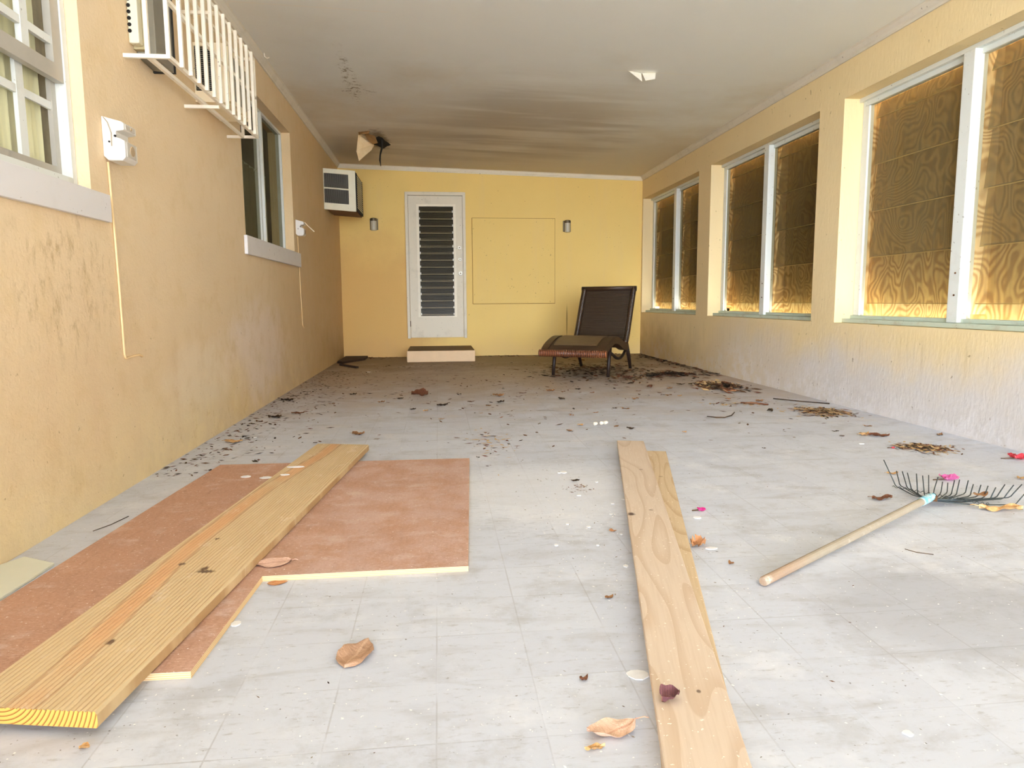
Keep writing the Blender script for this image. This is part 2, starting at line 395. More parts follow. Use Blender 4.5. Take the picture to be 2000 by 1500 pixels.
def pine_mat(name, base, dark, off):
    m = NT(name, .7, spec=.2); p = m.obj(); x, y, z = m.xyz(p)
    q = m.map(p, (1, .17, 1), loc=(off, off * 3, 0))
    n = m.noise(q, 5.5, 1, .3, .1)
    f = m.math('FRACT', m.math('MULTIPLY', n, 11))
    g = m.rng(f, .55, .97)
    g = m.math('SUBTRACT', g, m.rng(f, .97, 1.0))
    c = m.mix(m.mul(g, .6), s2l(base), s2l(dark))
    c = m.mix(m.rng(m.noise(m.map(p, (50, 2, 1)), 3, 3), .4, .7, 0, .25), c, s2l(dark))
    qn = m.noise(p, 40, 3)
    for kx, ky, rx, ry, a in ((.012, 1.736, .016, .020, .95), (.087, 2.388, .010, .012, .45), (.085, 1.791, .010, .01, .5), (.086, .633, .005, .007, .8)):
        c = m.mix(m.mul(m.blob(p, kx, ky, 0, rx, ry, 5, .2, qn), a), c, s2l((70, 48, 38)))
    c = m.mix(m.rng(m.noise(p, 110, 2), .69, .72, 0, .7), c, s2l((246, 240, 230)))
    m.color(c); return m.mat

def leaf_mat(name, a, b, vein):
    m = NT(name, .75, spec=.2); p = m.obj(); x, y, z = m.xyz(p)
    c = m.mix(m.noise(p, 5, 5, .65), s2l(a), s2l(b))
    ay = m.math('ABSOLUTE', y)
    mid = m.rng(ay, .035, .008)
    sv = m.math('ABSOLUTE', m.math('SUBTRACT', m.math('FRACT', m.math('MULTIPLY', m.math('SUBTRACT', x, m.math('MULTIPLY', ay, .8)), 7)), .5))
    c = m.mix(m.math('MAXIMUM', m.mul(mid, .7), m.mul(m.rng(sv, .07, .02), .4)), c, s2l(vein))
    m.color(c); m.bump(m.noise(p, 9, 4), .3, .03); return m.mat
LM = {'red': leaf_mat('leaf_red_brown', (104, 62, 40), (80, 46, 30), (142, 98, 68)), 'brown': leaf_mat('leaf_brown', (140, 98, 62), (104, 70, 44), (176, 138, 96)),
      'dark': leaf_mat('leaf_dark', (58, 42, 28), (38, 28, 20), (84, 62, 42)), 'buff': leaf_mat('leaf_buff', (172, 138, 112), (150, 116, 92), (196, 164, 136)), 'tan': leaf_mat('leaf_tan', (196, 156, 104), (160, 118, 74), (220, 188, 140)),
      'orange': leaf_mat('leaf_orange', (184, 130, 88), (150, 102, 66), (210, 168, 124)), 'pink': leaf_mat('leaf_pinkish', (222, 188, 168), (206, 166, 146), (160, 116, 98)),
      'peach': leaf_mat('leaf_peach', (220, 192, 164), (208, 168, 146), (176, 126, 104)), 'magenta': leaf_mat('petal_magenta', (206, 52, 136), (170, 36, 104), (230, 130, 180)),
      'rose': leaf_mat('petal_rose', (214, 120, 168), (190, 80, 140), (236, 170, 200)), 'crimson': leaf_mat('petal_crimson', (200, 62, 72), (168, 44, 54), (230, 140, 140)),
      'purple': leaf_mat('leaf_purple', (112, 70, 74), (80, 52, 56), (160, 110, 90))}
for k, rgb in (('d_dark', (48, 36, 24)), ('d_brown', (96, 66, 40)), ('d_red', (110, 62, 38)), ('d_tan', (204, 174, 128)), ('d_white', (250, 249, 246)), ('d_grey', (140, 132, 120))):
    MAT[k] = simple(k.replace('d_', 'debris_'), rgb, .85, var=.25, scale=40)

# ================================================================== THE SETTING
# ---- floor slab and the ground outside
struct('floor', MB().box(-1.6, 3.3, -2.2, 10.2, -.12, 0), MAT['floor'])
gm = NT('outdoor_ground', .9); gp = gm.pos()
gm.color(gm.mix(gm.noise(gp, .4, 5), s2l((212, 212, 210)), s2l((196, 197, 192))))
struct('ground', MB().box(-40, 40, -40, 40, -.35, -.13), gm.mat)

def wall_panel(mb, axis, x0, x1, y0, y1, ztop0, ztop1, holes):
    """wall slab between x0..x1 running along y with rectangular openings (ya,yb,za,zb,depth or None)"""
    ys = sorted({y0, y1, *[h[0] for h in holes], *[h[1] for h in holes]})
    zs = sorted({0., *[h[2] for h in holes], *[h[3] for h in holes], 99.})
    for i in range(len(ys) - 1):
        a, b = ys[i], ys[i + 1]
        ho = [h for h in holes if h[0] <= a and h[1] >= b]
        segs = [(0., None)] if not ho else [(0., ho[0][2]), (ho[0][3], None)]
        for s0, s1 in segs:
            t0 = s1 if s1 is not None else ztop0
            t1 = s1 if s1 is not None else ztop1
            mb.hexa([(x0, a, s0), (x1, a, s0), (x1, b, s0), (x0, b, s0), (x0, a, t0), (x1, a, t1), (x1, b, t1), (x0, b, t0)])
TH = .20
W1 = (1.20, 2.905, 1.218, 2.33); W2 = (5.10, 6.78, 1.25, 2.33)
lw = MB(); wall_panel(lw, 'y', XL - TH, XL, YO, 10.13, ZL + .3, ZL + .3, [W1, W2])
struct('wall_left', lw, MAT['wl'])
RWIN = [(2.785, 4.925), (5.252, 7.392), (7.742, 9.882)]
rw = MB(); wall_panel(rw, 'y', XR, XR + TH, YO, 10.13, ZR + .3, ZR + .3, [(a, b, .606, 2.218) for a, b in RWIN])
struct('wall_right', rw, MAT['wr'])
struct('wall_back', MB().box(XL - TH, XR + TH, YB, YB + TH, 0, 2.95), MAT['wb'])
# ceiling follows the gentle fall from the house to the outer wall
def cz(x): return zc(x) + COVE
cm = MB(); xa, xb = XL - TH, XR + TH + .35
cm.hexa([(xa, YO, cz(xa)), (xb, YO, cz(xb)), (xb, 10.3, cz(xb)), (xa, 10.3, cz(xa)), (xa, YO, 3.0), (xb, YO, 3.0), (xb, 10.3, 3.0), (xa, 10.3, 3.0)])
struct('ceiling', cm, MAT['ceil'])
# house behind the left wall: closed, so no daylight comes through its windows
hb = MB(); hb.box(XL - TH - .32, XL - TH - .30, .6, 9.9, 0, 2.9); hb.box(XL - TH - .3, XL - TH, .6, .62, 0, 2.9); hb.box(XL - TH - .3, XL - TH, 9.88, 9.9, 0, 2.9)
hb.box(XL - TH - .3, XL - TH, .62, 9.88, 2.88, 2.9); hb.box(XL - TH - .3, XL - TH, .62, 9.88, .9, .92)
struct('wall_interior', hb, simple('dim_interior_wall', (120, 112, 96), .9))
# ---- coving
def cove(name, a, b, inward, mat, h=COVE + .012, d=.05):
    a = Vector(a); b = Vector(b); n = Vector(inward)
    prof = [(.001, .0), (.012, .0), (.016, .012), (.026, .022), (d - .012, h - .02), (d, h - .012), (d, h), (.001, h)]
    A = [a + n * p + Vector((0, 0, q)) for p, q in prof]; B = [b + n * p + Vector((0, 0, q)) for p, q in prof]
    struct(name, MB().loft(A, B), mat)
cove('trim_1', (XL, YO, ZL), (XL, YB - .052, ZL), (1, 0, 0), MAT['trim'])
cove('trim_2', (XR, YO, ZR), (XR, YB - .052, ZR), (-1, 0, 0), MAT['trim'])
cove('trim_3', (XL + .004, YB, ZL), (XR - .004, YB, ZR), (0, -1, 0), MAT['trimw'])

# ---- right-hand windows: painted frames, insect screen, dusty glass louvres, boarded outside
for i, (a, b) in enumerate(RWIN):
    x0, x1 = XR + .145, XR + .185; zb, zt = .606, 2.218; mid = (a + b) / 2; g = .0015
    fr = MB()
    fr.box(x0, x1, a + g, a + .075, zb + .055, zt - .06); fr.box(x0, x1, b - .075, b - g, zb + .055, zt - .06)
    fr.box(x0, x1, a + g, b - g, zt - .06, zt - g)
    w = struct('window_%d' % (i + 1), fr, MAT['frame'], origin=(x0, mid, zb), bevel=.004)
    w['label'] = ['nearest window of the right wall, white frame over plywood-backed louvres', 'middle window of the right wall with a light spot in its left pane', 'window of the right wall nearest the chaise and back corner'][i]
    build('head_moulding', MB().box(x0 - .03, x0 - .001, a + g, b - g, zt - .028, zt - g), MAT['frame'], w)
    build('sill', MB().box(XR + .06, x1, a + g, b - g, zb + g, zb + .03).box(x0 - .02, x1, a + g, b - g, zb + .03, zb + .0545), MAT['frameg'], w, bevel=.003)
    mu = MB().box(x0 - .045, x1, mid - .045, mid + .045, zb + .0305, zt - .0285)
    mo = build('mullion', mu, MAT['frame'], w, bevel=.006)
    nl = MB()
    for zz in (.80, .93): nl.tube([(x0 - .046, mid - .01, zz), (x0 - .050, mid - .01, zz)], .006, 8)
    build('rusty_nail_heads', nl, MAT['rust'], mo)
    for k, (p, q) in enumerate(((a + .075, mid - .045), (mid + .045, b - .075))):
        build('insect_screen', MB().quad((x0 + .014, p, zb + .055), (x0 + .014, q, zb + .055), (x0 + .014, q, zt - .06), (x0 + .014, p, zt - .06)), MAT['screen'] if i == 0 else MAT['screen2'], w)
        zs = [.752, 1.083, 1.409, 1.738, 2.06, 2.155]
        for j in range(5):
            z0, z1 = zs[j], zs[j + 1] + .012
            sl = MB().hexa([(x0 + .042, p + .03, z0), (x0 + .047, p + .03, z0), (x0 + .047, q - .03, z0), (x0 + .042, q - .03, z0),
                            (x0 + .070, p + .03, z1), (x0 + .075, p + .03, z1), (x0 + .075, q - .03, z1), (x0 + .070, q - .03, z1)])
            so = build('glass_louver', sl, MAT['slat'] if j else MAT['slat_bright'], w)
            build('louver_edge', MB().box(x0 + .040, x0 + .0475, p + .03, q - .03, z0 - .005, z0 - .0005), MAT['slatedge'], so)
    bd = MB(); bx0, bx1 = XR + TH + .105, XR + TH + .12; ba, bb_, bz0, bz1 = a - .12, b + .12, zb + .03, zt + .12
    if i == 1:                                       # a small hole lets daylight through
        hy0, hy1, hz0, hz1 = 7.522, 7.585, 1.006, 1.036
        bd.box(bx0, bx1, ba, hy0, bz0, bz1); bd.box(bx0, bx1, hy1, bb_, bz0, bz1); bd.box(bx0, bx1, hy0, hy1, bz0, hz0); bd.box(bx0, bx1, hy0, hy1, hz1, bz1)
    else: bd.box(bx0, bx1, ba, bb_, bz0, bz1)
    bo = build('plywood_board', bd, MAT['sheath'], w)
    bt = MB()
    for yy in (a - .1, mid, b + .1): bt.box(XR + TH + .002, XR + TH + .1045, yy - .02, yy + .02, zb + .08, zt + .1)
    build('batten', bt, MAT['sheath'], bo)

# ---- left window with blinds (near)
a, b, zb, zt = W1; fx = XL - .045
def frame_rect(mb, x0, x1, y0, y1, z0, z1, t):
    mb.box(x0, x1, y0, y0 + t, z0, z1); mb.box(x0, x1, y1 - t, y1, z0, z1); mb.box(x0, x1, y0 + t, y1 - t, z0, z0 + t); mb.box(x0, x1, y0 + t, y1 - t, z1 - t, z1)
m_ = MB(); frame_rect(m_, fx - .062, fx, a + .002, b - .002, zb + .006, zt - .002, .034)
w = struct('window_4', m_, MAT['alum_light'], origin=(fx, (a + b) / 2, zb), bevel=.003); w['label'] = 'near left window with vertical blinds behind a metal sash grid'
y0_, y1_ = a + .037, b - .037
m_ = MB(); m_.box(fx - .056, fx - .038, y0_, y0_ + .03, zb + .041, 1.66); m_.box(fx - .056, fx - .038, y1_ - .03, y1_, zb + .041, 1.66)
m_.box(fx - .056, fx - .038, y0_ + .03, y1_ - .03, zb + .041, zb + .075); m_.box(fx - .056, fx - .038, y0_ + .03, y1_ - .03, 1.625, 1.66)
us = build('lower_sash', m_, MAT['alum'], w)
m_ = MB(); m_.box(fx - .033, fx - .006, y0_, y0_ + .058, 1.60, zt - .037); m_.box(fx - .033, fx - .006, y1_ - .058, y1_, 1.60, zt - .037)
m_.box(fx - .033, fx - .006, y0_ + .058, y1_ - .058, 1.60, 1.657); m_.box(fx - .033, fx - .006, y0_ + .058, y1_ - .058, zt - .075, zt - .037)
ls = build('upper_sash', m_, MAT['alum'], w)
mys = [2.643 - .2195 * k for k in range(7)]
def grid_bars(xa_, xb_, za, zb_, hz, ylo, yhi):
    mb = MB(); ys_ = [y for y in mys if ylo + .05 < y < yhi - .05]
    for y in ys_: mb.box(xa_, xb_, y - .022, y + .022, za, zb_)
    ed = [ylo] + sorted(ys_) + [yhi]
    for h_ in hz:
        for q in range(len(ed) - 1): mb.box(xa_ + .002, xb_ - .002, ed[q] + (.0225 if q else .0005), ed[q + 1] - (.0225 if q < len(ed) - 2 else .0005), h_ - .014, h_ + .014)
    return mb
build('muntin_bars', grid_bars(fx - .054, fx - .040, zb + .0755, 1.6245, [1.512], y0_ + .03, y1_ - .03), MAT['alum_light'], us)
build('muntin_bars', grid_bars(fx - .030, fx - .010, 1.6575, zt - .0755, [1.735, 2.0], y0_ + .058, y1_ - .058), MAT['alum_light'], ls)
build('window_pane', MB().box(fx - .060, fx - .0575, y0_, y1_, zb + .076, 1.624), MAT['glass'], us)
build('window_pane', MB().box(fx - .0365, fx - .034, y0_, y1_, 1.66, zt - .077), MAT['glass'], ls)
sl = MB().box(XL + .0015, XL + .022, a - .10, b + .11, 1.108, 1.216).box(XL - .064, XL + .0012, a + .002, b - .002, 1.2185, 1.2235)
build('sill', sl, MAT['sill'], w, bevel=.004)
bl = thing('vertical_blinds', 'pale yellow-green vertical blinds hanging behind the near left window', 'blinds', (XL - .152, (a + b) / 2, zt))
vx = XL - .152
build('headrail', MB().box(vx - .02, vx + .02, a + .01, b - .01, zt - .04, zt - .003), MAT['cream'], bl)
yy = a + .004
while yy < b - .075:                                # vanes turned half open
    P_ = [(vx - .030, yy), (vx - .028, yy - .0015), (vx + .030, yy + .064), (vx + .028, yy + .0655)]
    build('vane', MB().hexa([(x, y, zb + .012) for x, y in P_] + [(x, y, zt - .041) for x, y in P_]), MAT['blind'], bl)
    yy += .068

# ---- left window, far
a, b, zb, zt = W2; fx = XL - .078
m_ = MB(); frame_rect(m_, fx - .05, fx, a + .002, b - .002, zb + .002, zt - .002, .022)
w = struct('window_5', m_, MAT['alum_light'], origin=(fx, (a + b) / 2, zb)); w['label'] = 'dark two-pane sliding window beyond the wall cage on the left wall'
ym = 6.0
build('mullion', MB().box(fx - .045, fx + .012, ym - .016, ym + .016, zb + .025, zt - .025).box(fx - .045, fx - .006, ym - .06, ym - .03, zb + .025, zt - .025), MAT['alum_light'], w)
build('insect_screen', MB().quad((fx - .02, a + .024, zb + .024), (fx - .02, ym - .062, zb + .024), (fx - .02, ym - .062, zt - .024), (fx - .02, a + .024, zt - .024)), MAT['screenL'], w)
build('insect_screen', MB().quad((fx - .02, ym + .018, zb + .024), (fx - .02, b - .024, zb + .024), (fx - .02, b - .024, zt - .024), (fx - .02, ym + .018, zt - .024)), MAT['screenL'], w)
build('sill', MB().box(XL + .0015, XL + .025, a - .06, b + .17, 1.118, 1.248), MAT['sill'], w, bevel=.004)
cu = thing('curtain', 'grey pleated curtain hanging behind the far left window panes', 'curtain', (XL - TH - .05, (a + b) / 2, zt))
build('curtain_cloth', MB().grid(lambda u, v: (XL - TH - .05 + .018 * math.sin(u * 70), a - .02 + u * (b - a + .04), zb - .05 + v * (1.98 - zb)), 120, 2), simple('grey_curtain_cloth', (128, 122, 96), .9), cu, smooth=True)
build('curtain_rod', MB().tube([(XL - TH - .05, a - .05, 1.935), (XL - TH - .05, b + .05, 1.935)], .008), MAT['alum'], cu)

# ---- door at the back
DX0, DX1, DZ0, DZ1 = -.424, .412, .262, 2.284
fy = YB - .002
d = struct('door_1', MB().box(DX0, DX0 + .04, fy - .045, fy, DZ0, DZ1).box(DX1 - .04, DX1, fy - .045, fy, DZ0, DZ1).box(DX0 + .04, DX1 - .04, fy - .045, fy, DZ1 - .045, DZ1), MAT['door'], origin=(0, fy, DZ0), bevel=.004)
d['label'] = 'white door with a tall louvred glass panel in the back wall'
lx0, lx1, lz0, lz1 = -.255, .262, .572, 2.108
x0, x1 = DX0 + .045, DX1 - .045; z0, z1 = DZ0 + .012, DZ1 - .05
lf = MB(); y0, y1 = fy - .036, fy - .003
lf.box(x0, lx0, y0, y1, z0, z1); lf.box(lx1, x1, y0, y1, z0, z1); lf.box(lx0, lx1, y0, y1, z0, lz0); lf.box(lx0, lx1, y0, y1, lz1, z1)
leaf = build('door_leaf', lf, MAT['door'], d)
m_ = MB(); frame_rect(m_, 0, 1, 0, 1, 0, 1, .1)
lfm = MB(); yA, yB_ = fy - .046, fy - .0365
lfm.box(lx0 - .012, lx0 + .022, yA, yB_, lz0 - .01, lz1 + .01); lfm.box(lx1 - .022, lx1 + .012, yA, yB_, lz0 - .01, lz1 + .01)
lfm.box(lx0 + .022, lx1 - .022, yA, yB_, lz1 - .02, lz1 + .01); lfm.box(lx0 + .022, lx1 - .022, yA, yB_, lz0 - .01, lz0 + .006)
build('louver_frame', lfm, MAT['trimw'], d)
build('dark_opening', MB().box(lx0 + .001, lx1 - .001, fy - .008, fy - .004, lz0 + .001, lz1 - .001), MAT['blackhole'], d)
lv = NT('patterned_louver_glass', .25, spec=.5); p_ = lv.obj(); X_, Y_, Z_ = lv.xyz(p_)
dm = lv.math('MULTIPLY', lv.math('SINE', lv.math('MULTIPLY', lv.math('ADD', X_, lv.math('MULTIPLY', Z_, .7)), 230)), lv.math('SINE', lv.math('MULTIPLY', lv.math('SUBTRACT', X_, lv.math('MULTIPLY', Z_, .7)), 230)))
zf = lv.math('FRACT', lv.math('DIVIDE', lv.math('SUBTRACT', Z_, lz0 - DZ0 + .012), (lz1 - lz0 - .024) / 16))
pt = lv.rng(dm, .2, .6)
band_ = lv.rng(zf, .30, .16)
lv.color(lv.mix(lv.mul(pt, lv.math('ADD', lv.mul(band_, .75), .08)), s2l((30, 26, 15)), s2l((206, 190, 150))))
NLV = 16; hs = (lz1 - lz0 - .024) / NLV
for k in range(NLV):
    zz = lz0 + .012 + k * hs
    build('glass_louver', MB().hexa([(lx0 + .023, fy - .034, zz), (lx1 - .023, fy - .034, zz), (lx1 - .023, fy - .030, zz), (lx0 + .023, fy - .030, zz),
                                     (lx0 + .023, fy - .016, zz + hs * .98), (lx1 - .023, fy - .016, zz + hs * .98), (lx1 - .023, fy - .012, zz + hs * .98), (lx0 + .023, fy - .012, zz + hs * .98)]), lv.mat, d)
m_ = MB()
for k in range(NLV):
    zz = lz0 + .012 + k * hs
    for xx in (lx0 + .025, lx1 - .037): m_.box(xx, xx + .012, fy - .0405, fy - .0345, zz + .004, zz + .034)
build('louver_clips', m_, MAT['alum'], d)
def disc(name, x, z, r, parent, dep=.012):
    h = build(name, MB().tube([(x, fy - .037, z), (x, fy - .037 - dep, z)], [r, r * .85], 16), MAT['chrome'], parent)
    build('keyway', MB().tube([(x, fy - .0372 - dep, z), (x, fy - .0385 - dep, z)], r * .36, 10), MAT['bronze'], h)
disc('deadbolt', .322, 1.527, .028, d); disc('deadbolt', .326, 1.364, .025, d); disc('door_knob', .331, 1.170, .031, d, .03)
for zz in (.47, 1.25, 2.02): build('hinge', MB().tube([(DX0 + .043, fy - .048, zz - .04), (DX0 + .043, fy - .048, zz + .04)], .005, 8), MAT['rust'] if zz < .6 else MAT['door'], d)

# ================================================================== THINGS ON THE BACK WALL
st = thing('door_step', 'low cream concrete doorstep below the white louvred door', 'step', (.036, 9.47, 0))
build('step_block', MB().box(-.405, .477, 9.01, 9.925, .0, .146), simple('step_paint', (214, 186, 150), .85, var=.1, scale=9), st, bevel=.012)
tm = NT('dirty_step_top', .9); tm.color(tm.mix(tm.noise(tm.pos(), 9, 6, .7), s2l((120, 98, 62)), s2l((82, 64, 38))))
build('dirt_layer', MB().box(-.395, .467, 9.022, 9.92, .1465, .151), tm.mat, st)

pb = build('painted_board', MB().box(.506, 1.679, YB - .020, YB, .746, 1.936), MAT['wb'], origin=(1.09, YB, .746), bevel=.003)
m_ = MB(); frame_rect(m_, 0, .003, .499, 1.686, .739, 1.943, .0065)
m_.v = [(y, YB - .0035 + x, z) for x, y, z in m_.v]
build('seam_shadow', m_, simple('seam_shadow_brown', (150, 112, 58), .9), pb)  # dark strip round the board, painting the shadow line of its edge
tag(pb, 'large flat board painted wall-yellow, fixed between door and right lamp', 'board')
for xx, zz, lab in ((-.852, 1.84, 'small bronze wall lamp left of the door under the air conditioner'), (1.855, 1.826, 'small bronze wall lamp above the wicker chaise, right of the board')):
    L_ = thing('wall_lamp', lab, 'lamp', (xx, YB - .001, zz), group='back wall lamps')
    build('back_plate', MB().box(xx - .056, xx + .056, YB - .016, YB - .001, zz - .072, zz + .083), MAT['bronze'], L_, bevel=.006)
    build('lamp_shade', MB().tube([(xx, YB - .058, zz - .082), (xx, YB - .058, zz - .072), (xx, YB - .058, zz + .045)], [.036, .04, .04], 20), MAT['frost'], L_, smooth=False)
    build('lamp_cap', MB().tube([(xx, YB - .058, zz + .046), (xx, YB - .058, zz + .078), (xx, YB - .058, zz + .084)], [.044, .044, .036], 20), MAT['bronze'], L_)

# ================================================================== AIR CONDITIONERS AND THE CAGE ON THE LEFT WALL
# far unit in the corner
ax0, ax1, ay0, ay1, az0, az1 = XL + .002, -.948, 8.645, 9.35, 1.885, 2.36
dz = .028                                         # it sags away from the wall
def az(z, x): return z - dz * (x - ax0) / (ax1 - ax0)
ac = thing('air_conditioner', 'cream window air conditioner high in the back left corner', 'air conditioner', (ax0, (ay0 + ay1) / 2, az0))
def tilt(mb, x0, x1, y0, y1, z0, z1):
    mb.hexa([(x0, y0, az(z0, x0)), (x1, y0, az(z0, x1)), (x1, y1, az(z0, x1)), (x0, y1, az(z0, x0)), (x0, y0, az(z1, x0)), (x1, y0, az(z1, x1)), (x1, y1, az(z1, x1)), (x0, y1, az(z1, x0))])
m_ = MB(); tilt(m_, ax0, ax1, ay0 + .03, ay1 - .02, az0 + .03, az1 - .008)
build('casing', m_, MAT['dark'], ac)
gx0, gx1, gz0, gz1, gzm = ax0 + .006, -1.030, 1.962, 2.308, 2.135
m_ = MB(); ya, yb_ = ay0, ay0 + .0295
tilt(m_, ax0, gx0, ya, yb_, az0, az1); tilt(m_, gx1, ax1, ya, yb_, az0, az1); tilt(m_, gx0, gx1, ya, yb_, az0, gz0); tilt(m_, gx0, gx1, ya, yb_, gz1, az1); tilt(m_, gx0, gx1, ya, yb_, gzm - .008, gzm + .008)
sp = build('side_panel', m_, MAT['cream'], ac)
m_ = MB()
for k in range(1, 24):
    xx = gx0 + (gx1 - gx0) * k / 24
    tilt(m_, xx - .0010, xx + .0010, ya + .012, ya + .026, gz0 + .0005, gzm - .0085); tilt(m_, xx - .0010, xx + .0010, ya + .012, ya + .026, gzm + .0085, gz1 - .0005)
build('intake_fins', m_, MAT['fins'], sp)
m_ = MB()
for k in range(15):
    zz = az0 + .066 + k * .0262
    m_.hexa([(ax1 + .001, ay0 + .05, zz - dz), (ax1 + .012, ay0 + .05, zz - .012 - dz), (ax1 + .012, ay1 - .05, zz - .012 - dz), (ax1 + .001, ay1 - .05, zz - dz),
             (ax1 + .001, ay0 + .05, zz + .014 - dz), (ax1 + .012, ay0 + .05, zz + .002 - dz), (ax1 + .012, ay1 - .05, zz + .002 - dz), (ax1 + .001, ay1 - .05, zz + .014 - dz)])
build('front_louvers', m_, MAT['cream'], ac)
m_ = MB(); m_.box(ax1 + .001, ax1 + .014, ay0 + .03, ay0 + .048, az0 + .02 - dz, az1 - .02 - dz); m_.box(ax1 + .001, ax1 + .014, ay1 - .048, ay1 - .02, az0 + .02 - dz, az1 - .02 - dz)
m_.box(ax1 + .001, ax1 + .014, ay0 + .048, ay1 - .048, az0 + .02 - dz, az0 + .05 - dz)
build('front_frame', m_, MAT['dark'], ac)
m_ = MB(); tilt(m_, ax0 + .02, ax1 - .004, ay0 + .032, ay1 - .03, az0 + .006, az0 + .028)
build('base_pan', m_, simple('rusty_base_pan', (116, 88, 66), .8, var=.3, scale=8), ac)

# middle unit inside the cage
ax0, ax1, ay0, ay1, az0, az1 = XL + .002, -1.152, 4.19, 4.64, 1.898, 2.215
ac = thing('air_conditioner', 'small cream air conditioner with black side grille inside the white cage', 'air conditioner', (ax0, (ay0 + ay1) / 2, az0))
build('casing', MB().box(ax0, ax1, ay0 + .02, ay1, az0 + .004, az1 - .004), MAT['cream2'], ac, bevel=.004)
m_ = MB(); gx0, gx1, gz0, gz1 = ax0 + .005, -1.212, 1.958, 2.196
m_.box(ax0, gx0, ay0, ay0 + .018, az0, az1); m_.box(gx1, ax1, ay0, ay0 + .018, az0, az1); m_.box(gx0, gx1, ay0, ay0 + .018, az0, gz0); m_.box(gx0, gx1, ay0, ay0 + .018, gz1, az1)
sp = build('side_panel', m_, MAT['cream2'], ac)
build('grille_back', MB().box(gx0, gx1, ay0 + .013, ay0 + .0175, gz0, gz1), MAT['blackhole'], sp)
m_ = MB()
for k in range(1, 22): m_.box(gx0, gx1, ay0 + .004, ay0 + .011, gz0 + k * (gz1 - gz0) / 22 - .0013, gz0 + k * (gz1 - gz0) / 22 + .0013)
build('grille_bars', m_, MAT['fins'], sp)
mm = NT('coil_mesh', .6, .3); p_ = mm.obj(); X_, Y_, Z_ = mm.xyz(p_)
ms = mm.math('MULTIPLY', mm.math('SINE', mm.math('MULTIPLY', mm.math('ADD', Y_, Z_), 420)), mm.math('SINE', mm.math('MULTIPLY', mm.math('SUBTRACT', Y_, Z_), 420)))
mm.color(mm.mix(mm.rng(ms, -.2, .3), s2l((96, 92, 80)), s2l((206, 202, 186))))
build('coil_mesh', MB().box(ax1 + .0005, ax1 + .006, ay0 + .05, ay1 - .06, az0 + .04, az1 - .03), mm.mat, ac)
m_ = MB(); frame_rect(m_, ax1 + .0062, ax1 + .014, ay0 + .02, ay1 - .01, az0 + .012, az1 - .008, .028)
build('mesh_surround', m_, MAT['cream2'], ac)
build('drain_pipe', MB().tube([(ax1 + .004, ay1 + .015, az0 + .02), (ax1 + .004, ay1 + .012, az1 - .05)], .007, 8), simple('black_pipe', (36, 32, 28), .6), ac)

# near unit at the top left
ac = thing('air_conditioner', 'grey-cased air conditioner at the near end of the cage, cut by the frame', 'air conditioner', (XL + .002, 3.5, 1.87))
build('bezel', MB().box(XL + .002, XL + .046, 3.345, 3.392, 1.915, 2.33), MAT['cream'], ac, bevel=.008)
m_ = MB()
for k in range(14): m_.tube([(XL + .010, 3.3455, 1.965 + k * .0265), (XL + .010, 3.3435, 1.965 + k * .0265)], .0085, 10)
build('vent_holes', m_, MAT['blackhole'], ac)
build('rear_flange', MB().box(XL + .002, XL + .056, 3.3935, 3.425, 1.905, 2.34), simple('olive_flange', (150, 138, 104), .6), ac)
build('casing', MB().hexa([(XL + .002, 3.4265, 1.885), (XL + .085, 3.4265, 1.878), (XL + .098, 3.60, 1.868), (XL + .002, 3.60, 1.875),
                           (XL + .002, 3.4265, 2.35), (XL + .085, 3.4265, 2.345), (XL + .098, 3.60, 2.34), (XL + .002, 3.60, 2.345)]), MAT['galv'], ac, bevel=.004)
build('end_seal', MB().box(XL + .002, XL + .102, 3.6015, 3.615, 1.868, 2.345), MAT['dark'], ac)

# white iron cage
xo, xi = -1.136, -1.222; y0, y1, z0, z1 = 3.285, 4.77, 1.841, 2.318; zm = 2.08; bw = .0165
cg = thing('security_cage', 'white iron bar cage fixed high on the left wall round the air conditioners', 'cage', (XL, (y0 + y1) / 2, z0))
def rail(a, b): build('rail', MB().bar(a, b, bw), MAT['iron'], cg)
h = bw / 2
for zz in (z0, zm, z1): rail((xo, y0 - h, zz), (xo, y1 + h, zz))
rail((xi, y0 + h, z0), (xi, y1 - h, z0)); rail((xi, y0 + h, z1), (xi, y1 - h, z1))
for yy in (y0, 4.01, y1):
    for zz in (z0, z1): rail((XL + .001, yy, zz - (bw if yy == 4.01 else 0)), (xo - h, yy, zz - (bw if yy == 4.01 else 0)))
nb = 14
for k in range(nb):
    yy = y0 + (y1 - y0) * k / (nb - 1)
    build('bar', MB().bar((xo + bw * (.95 if 0 < k < nb - 1 else 0), yy, z0 - (h if 0 < k < nb - 1 else -h)), (xo + bw * (.95 if 0 < k < nb - 1 else 0), yy, z1 + (.008 if 0 < k < nb - 1 else -h)), bw), MAT['iron'], cg)
for yy in (y0, y1): build('bar', MB().bar((xi, yy, z0 + h), (xi, yy, z1 - h), bw), MAT['iron'], cg)

